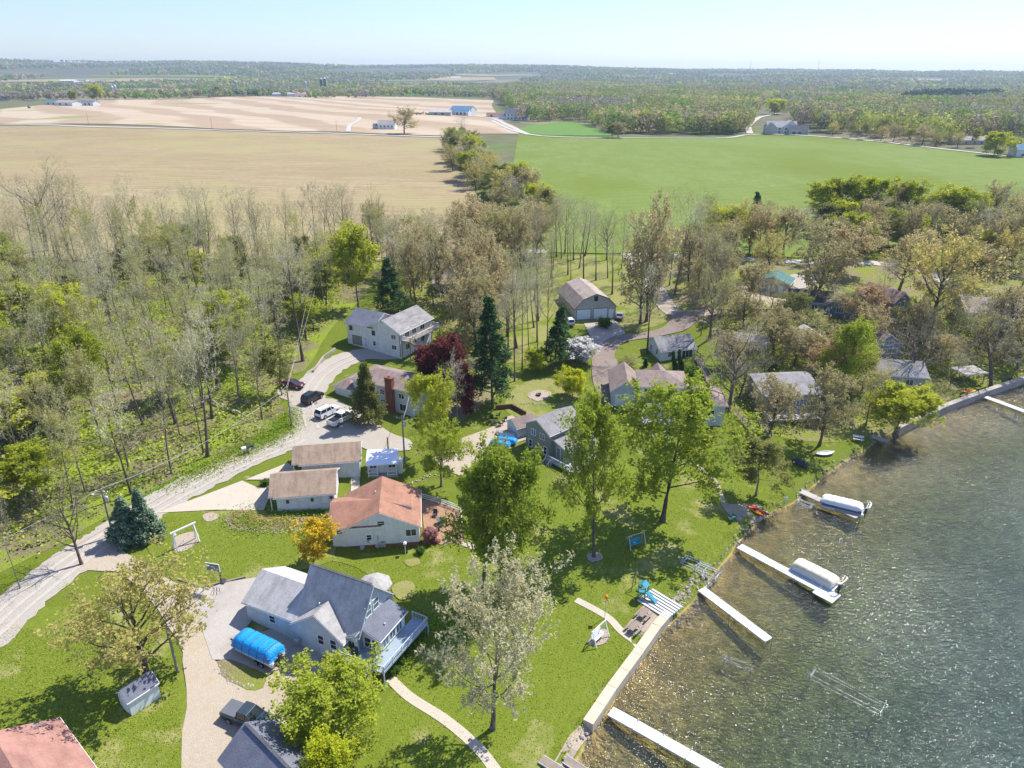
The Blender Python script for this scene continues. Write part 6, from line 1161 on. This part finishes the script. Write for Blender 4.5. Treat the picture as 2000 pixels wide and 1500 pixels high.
table('grey wooden picnic table at the end of the sand patio',1238,1232,R(48)); table('plank bench table in the middle of the sand patio',1256,1206,R(50),'old_wood')
def chair(label,u,v,rz,mat,group=None,dz=.1):
    x,y,z=at(u,v); t=thing('lawn_chair',label,'chair',(x,y,z+dz),rz,group); MB().box(-.3,.3,-.3,.3,.35,.42).obj('seat',[mat],t); MB().beam((0,.28,.4),(0,.5,1.0),.58,.05).obj('backrest',[mat],t); MB().box(-.36,-.3,-.3,.35,.55,.6).box(.3,.36,-.3,.35,.55,.6).obj('armrests',[mat],t)
    for a,b in ((-.28,-.28),(.28,-.28),(-.28,.28),(.28,.28)): MB().box(a-.03,a+.03,b-.03,b+.03,0,.36).obj('leg',[mat],t)
    return t
for i,(u,v) in enumerate(((960,822),(968,830),(978,832),(986,822),(972,816))): chair('dark patio chair in the ring of chairs above the blue tarped boats',u,v,R(i*70),'dark_steel','patio chairs in a ring')
chair('green plastic chair by the beach with its back to the lawn',1427,1018,R(200),'green_plastic'); chair('second green chair on the grass edge of the beach',1434,1012,R(150),'green_plastic')
for i,(u,v) in enumerate(((850,1010),(868,1020),(858,1035))): chair('dark chair around the table on the brick patio',u,v,R(i*110),'dark_steel','brick patio chairs')
x,y,z=at(860,1024); t=thing('patio_table','round glass patio table on the brick patio','table',(x,y,z+.12)); MB().lathe([(.55,.7),(.55,.74)],16).obj('tabletop',['sky_pane'],t); MB().lathe([(.3,0),(.06,.1),(.06,.7)],8).obj('pedestal',['dark_steel'],t)
for u,v,rz,lb in ((1153+20,905,.8,'white patio sofa on the deck of the two storey house'),):
    pass
def kayak(label,x,y,z,rz,mat,L=3.3,W=.72,tilt=0,group=None,nm='kayak'):
    t=thing(nm,label,'kayak' if nm=='kayak' else 'boat',(x,y,z),rz,group); m=MB(); v=[];f=[]; n=14; k=10
    for i in range(n+1):
        a=-1+2*i/n; w_=max(.02,(1-abs(a)**2.4))*W/2; h_=.17+.1*abs(a)**3
        for j in range(k): q=2*math.pi*j/k; v.append((a*L/2,math.cos(q)*w_,h_+math.sin(q)*(.17 if math.sin(q)<0 else .11)*max(.15,1-abs(a)**3)))
    for i in range(n):
        for j in range(k): f.append((i*k+j,i*k+(j+1)%k,(i+1)*k+(j+1)%k,(i+1)*k+j))
    f+=[tuple(range(k-1,-1,-1)),tuple(range(n*k,n*k+k))]; m.add(v,f); m.obj('hull',[mat],t,smooth=True)
    if nm=='kayak': MB().tube([(-.55*math.cos(q)-.1,.24*math.sin(q),.285) for q in [i*.524 for i in range(13)]],.03,6,caps=False).obj('cockpit_rim',['dark_steel'],t); MB().box(-.4,.15,-.17,.17,.27,.29).obj('seat',['tyre'],t)
    else: MB().beam((-L/2+.15,0,.32),(L/2-.15,0,.32),.06,.06).obj('keel',['galvanised'],t)
    return t
for u,v,lb,mt in ((1474,1000,'orange kayak drawn up on the small beach','orange_plastic'),(1481,999,'red kayak lying beside the orange one on the beach','red_plastic'),(1887,770,'red kayak on the seawall by the open pavilion','red_plastic'),(1894,771,'yellow kayak beside the red one on the seawall','yellow_plastic')):
    x,y,z=at(u,v); kayak(lb,x,y,z+.1+(.5 if u>1800 else 0),R(-62 if u<1800 else 20),mt)
x,y,z=at(1486,1005); kayak('dark purple kayak end beside the stones of the beach',x+.5,y,z+.1,R(-40),'maroon_car',1.8)
for i,(u,v,lb) in enumerate(((977,872,'bright blue tarp covered boat nearer the stone yard edge'),(990,865,'bright blue tarp covered boat beside the brown roofed shed'))):
    x,y,z=at(u,v); t=thing('covered_boat',lb,'boat',(x,y,z+.15),R(-15)); m=MB(); coverh(m,3.6,1.5,.3,.95,i+5); m.obj('tarp',['blue_tarp'],t,smooth=True); hullshape(3.5,1.4,0,.4).obj('hull',['white_cover'],t)
x,y,z=at(988,852); t=thing('covered_boat','grey covered dinghy between the blue tarps and the shed','boat',(x,y,z+.15),R(-20)); m=MB(); coverh(m,3.8,1.2,.25,.7,9); m.obj('tarp',['steel'],t,smooth=True); hullshape(3.7,1.1,0,.3).obj('hull',['white_cover'],t)
x,y,z=at(1610,888); t=kayak('upturned silver rowing boat on the shore lawn',x,y,z+.05,R(12),'galvanised',3.9,1.5,nm='rowing_boat'); t.scale=(1,1,1.8)
x,y,z=at(1562,908); t=thing('covered_boat','small watercraft under a black cover on the bank','boat',(x,y,z+.1),R(-50)); m=MB(); coverh(m,2.9,1.2,.15,1.0,4); m.obj('cover',['dark_cover'],t,smooth=True); hullshape(2.7,1.0,0,.3).obj('hull',['dark_steel'],t)
x,y,z=at(1675,860); table('white picnic table at the water by the short dock ramp',1675,860,R(-20),'white_trim')
x,y,z=at(1533,988); t=thing('sign_post','white post with a small sign at the shore near the grey dock','post',(x,y,z)); MB().tube([(0,0,-.2),(0,0,1.5)],.04,6).obj('pole',['white_trim'],t); MB().box(-.3,.3,-.02,.02,1.3,1.6).obj('sign_board',['white_trim'],t)
for i,(u,v) in enumerate(((478,888),(484,886),(492,883))):
    x,y,z=at(u,v); t=thing('mailbox',('white mailbox at the road verge, first of three','black mailbox between the two others on the verge','black mailbox closest to the garages on the verge')[i],'mailbox',(x,y,z),R(-60)); MB().box(-.05,.05,-.05,.05,-.2,1.0).obj('post',['old_wood'],t); MB().prism([(-.3,1.0),(.3,1.0),(.3,1.25),(.18,1.38),(-.18,1.38),(-.3,1.25)],-.35,.35).obj('box',['white_trim' if i==0 else 'dark_steel'],t,.02)
x,y,z=at(713,922); t=thing('flower_planter','small stone planter at the porch of the white playhouse','planter',(x+.6,y-.6,z+.1)); MB().lathe([(.2,0),(.32,.4),(.3,.42),(.25,.35)],10).obj('pot',['stone'],t)
for i,(u,v) in enumerate(((708,1072),(738,1069))):
    x,y,z=at(u,v); t=thing('flower_pot','round grey pot at the wall of the red roofed house','pot',(x,y-.1,z),0,'pots along the red roofed house'); MB().lathe([(.22,0),(.32,.35),(.3,.38),(.24,.3)],10).obj('pot_body',['steel'],t)
# hedge balls round the deck
for i,(u,v) in enumerate(((768,1318),(776,1312),(786,1298),(783,1288),(795,1276),(806,1262),(812,1250),(822,1240),(832,1230))):
    T('shrub',u,v+2,v-12,'round clipped box bush in the row along the lakeside deck',14,group='clipped bushes along the deck')
# fences and rails
def fence(label,pts,h=1.1,mat='white_trim',nm='fence',px=True,pitch=2.2):
    W=[P(*p) for p in pts]; x0,y0,z0=W[0]; t=thing(nm,label,'fence',(x0,y0,z0))
    for i in range(len(W)-1):
        a,b=W[i],W[i+1]; L=math.hypot(b[0]-a[0],b[1]-a[1]); n=max(1,round(L/pitch)); m=MB()
        for k in range(n+1): s_=k/n; MB().box(*[q for c_ in ((a[0]+(b[0]-a[0])*s_-x0,),(a[1]+(b[1]-a[1])*s_-y0,)) for q in (c_[0]-.05,c_[0]+.05)],a[2]+(b[2]-a[2])*s_-z0-.3,a[2]+(b[2]-a[2])*s_-z0+h).obj('post',[mat],t)
        for hh in (.35,.7,1.0): m.beam((a[0]-x0,a[1]-y0,a[2]-z0+h*hh-.05),(b[0]-x0,b[1]-y0,b[2]-z0+h*hh-.05),.05,.09)
        m.obj('rails',[mat],t)
fence('white railing around the brick patio steps',[(824,975),(860,985),(900,1000),(905,1050),(868,1068)],1.0)
fence('grey timber fence between the hillside shed and the oak',[(1395,738),(1440,745),(1455,770),(1500,800)],1.1,'old_wood')
fence('low white fence by the tan roofed house terrace',[(1262,862),(1300,850)],.9)
# long timber stairs on the slope
def stairs(label,a,b,wd=1.3):
    A,Bq=P(*a),P(*b); x0,y0,z0=A; t=thing('timber_stairs',label,'stairs',A); L=math.hypot(Bq[0]-A[0],Bq[1]-A[1]); n=int(L/.35); dx,dy=(Bq[0]-A[0])/L,(Bq[1]-A[1])/L; m=MB()
    for i in range(n): s_=i*L/n; zz=Z(x0+dx*s_,y0+dy*s_)-z0+.3; m.beam((dx*s_,dy*s_,zz),(dx*(s_+L/n-.05),dy*(s_+L/n-.05),zz),wd,.06)
    m.obj('treads',['old_wood'],t)
    for q in (-1,1):
        m=MB(); k=max(2,int(L/1.6)); pr=None
        for j in range(k+1):
            s_=L*j/k; X_,Y_=dx*s_-dy*q*wd/2,dy*s_+dx*q*wd/2; zz=Z(x0+dx*s_,y0+dy*s_)-z0; m.box(X_-.05,X_+.05,Y_-.05,Y_+.05,zz-.3,zz+1.2)
            if pr: m.beam(pr,(X_,Y_,zz+1.2),.07,.06); m.beam((pr[0],pr[1],pr[2]-.5),(X_,Y_,zz+.7),.05,.05)
            pr=(X_,Y_,zz+1.2)
        m.obj('handrail',['old_wood'],t)
stairs('long timber stairs beside the white cottage going down to the tan roofed house',(1362,702),(1392,760)); stairs('weathered timber stairs between the tan roofed house and the oak slope',(1400,775),(1475,850)); stairs('timber stairs behind the deck house running to the shore',(1470,790),(1500,855),1.1); stairs('curved timber walk up to the hillside shed',(1452,735),(1412,668),1.0)
# ---------------------------------------------------------------- power poles and lines
def pole(label,u,v,top,arms=True,transf=False,lamp=False):
    x,y,z=P(u,v); h=topz(y,top)-z; t=thing('utility_pole',label,'utility pole',(x,y,z)); MB().tube([(0,0,-.3),(0,0,h)],[.16,.11],10).obj('pole_shaft',['pole_wood'],t)
    if arms: MB().beam((-.9,.1,h-.5),(.9,-.1,h-.5),.1).obj('crossarm',['old_wood'],t); [MB().lathe([(.06,0),(.07,.12),(.03,.16)],8,(k,-k*.11,h-.45)).obj('insulator',['white_trim'],t) for k in (-.8,0.3,.8)]
    if transf: MB().lathe([(.22,h-1.9),(.24,h-1.8),(.24,h-1.2),(.15,h-1.1)],12,(.38,0,0)).obj('transformer',['steel'],t)
    if lamp: MB().beam((0,0,h-.8),(-.9,-.3,h-.6),.06).obj('lamp_arm',['steel'],t); MB().box(-1.15,-.85,-.42,-.25,h-.68,h-.58).obj('lamp_head',['white_trim'],t)
    return (x,y,z+h)
p1=pole('grey power pole with a transformer beside the white playhouse',791,906,812,True,True); p2=pole('power pole on the grassy verge at the road bend',570,833,757,False,False); p3=pole('power pole with a pale transformer behind the blue spruces',222,1048,958,True,True,True); p4=pole('short brown pole in the stony strip beside the gravel drive',347,1312,1222,False); p5=pole('thin white post beside the crushed stone yard',759,888,855,False)
pf=(P(640,560)[0],P(640,560)[1],P(640,560)[2]+9); 
def wires(label,a,b,sag=1.0,r_=.03,n=14):
    m=MB(); m.tube([(a[0]+(b[0]-a[0])*k/n-a[0],a[1]+(b[1]-a[1])*k/n-a[1],(b[2]-a[2])*k/n-sag*4*(k/n)*(1-k/n)) for k in range(n+1)],r_,5); o=m.obj('power_line',['wire'],None); o.location=a; tag(o,label,'power line')
wires('power line between the verge pole and the spruce pole',p2,p3,1.6,.03); 
wires('power line running from the spruce pole over the low end of the road',p3,(p3[0]-22,p3[1]-26,p3[2]-1.5),1.2,.03); wires('power line from the verge pole towards the balcony house woods',p2,pf,.8,.022); wires('second thin wire from the verge pole up through the woods',(p2[0],p2[1],p2[2]-.6),(pf[0]-2,pf[1]-2,pf[2]-.7),.8,.02); wires('service wire from the playhouse pole to the chimney house',(p1[0],p1[1],p1[2]-1),(*P(805,800)[:2],Z(*P(805,800)[:2])+4.6),.5,.03)
for u,v,t_,lb in ((174,246,224,'thin power pole by the country road in the tan field, at the photo edge side'),(415,254,232,'thin power pole by the country road in the middle of the tan field'),(658,257,236,'thin power pole by the farm drive entrance')): pole(lb,u,v,t_,False)
x,y,z=P(57,212); t=thing('tractor','small dark tractor working at the edge of the striped field','tractor',(x,y,z+.5),R(10)); MB().box(-1,2,-.6,.6,1,1.9).obj('body',['dark_steel'],t,.1); MB().box(-1.2,.4,-.7,.7,1.9,3).obj('cab',['pane'],t,.05); [wheel(t,a,b,r_,r_,.5) for a,b,r_ in ((-.6,-.9,.95),(-.6,.9,.95),(1.6,-.8,.55),(1.6,.8,.55))]
rr=random.Random(5)
for i in range(6):
    x,y,z=P(805+i*7,224+rr.uniform(-1,1)); t=thing('farm_machine','rust coloured farm machine in the row beside the equipment shed','farm machine',(x,y,z+.4),rr.uniform(0,3),'farm machines by the equipment shed'); MB().box(-3,3,-.8,.8,.8,1.6).beam((-4,0,1),(4,0,2.6),.5).obj('frame',['rust_roof'],t); [wheel(t,a,b,.8,.8,.4) for a,b in ((-1.5,-1.1),(-1.5,1.1))]
# fallen logs on the floor of the woods
for i,(u,v,u2,v2) in enumerate(((480,690,520,705),(440,800,480,815),(395,775,435,800))):
    a,b=P(u,v),P(u2,v2); t=tag(MB().tube([(0,0,.2),((b[0]-a[0])*.6,(b[1]-a[1])*.6,.35),(b[0]-a[0],b[1]-a[1],b[2]-a[2]+.2)],[.28,.22,.1],7).obj('fallen_log',['pale_bark'],None,smooth=True),'pale fallen log lying on the woods floor','log','fallen logs in the woods'); t.location=a
stones('gravel_pile',[[(600,795),(602,790)]],1,.1,.1,'stone',9) if False else None
# ---------------------------------------------------------------- the air
hz=MB().box(-9000,9000,-600,9000,-8,170).obj('haze',['haze_air'] if 'haze_air' in M else [M['pane']],None); hz['kind']='stuff'
hm=bpy.data.materials.new('haze_air'); hm.use_nodes=True; t=hm.node_tree; t.nodes.remove(t.nodes['Principled BSDF']); pv=t.nodes.new('ShaderNodeVolumePrincipled')
pv.inputs['Color'].default_value=(.66,.83,1.0,1); pv.inputs['Density'].default_value=.000095; pv.inputs['Anisotropy'].default_value=.2
t.links.new(pv.outputs[0],t.nodes['Material Output'].inputs['Volume']); hz.data.materials.clear(); hz.data.materials.append(hm)
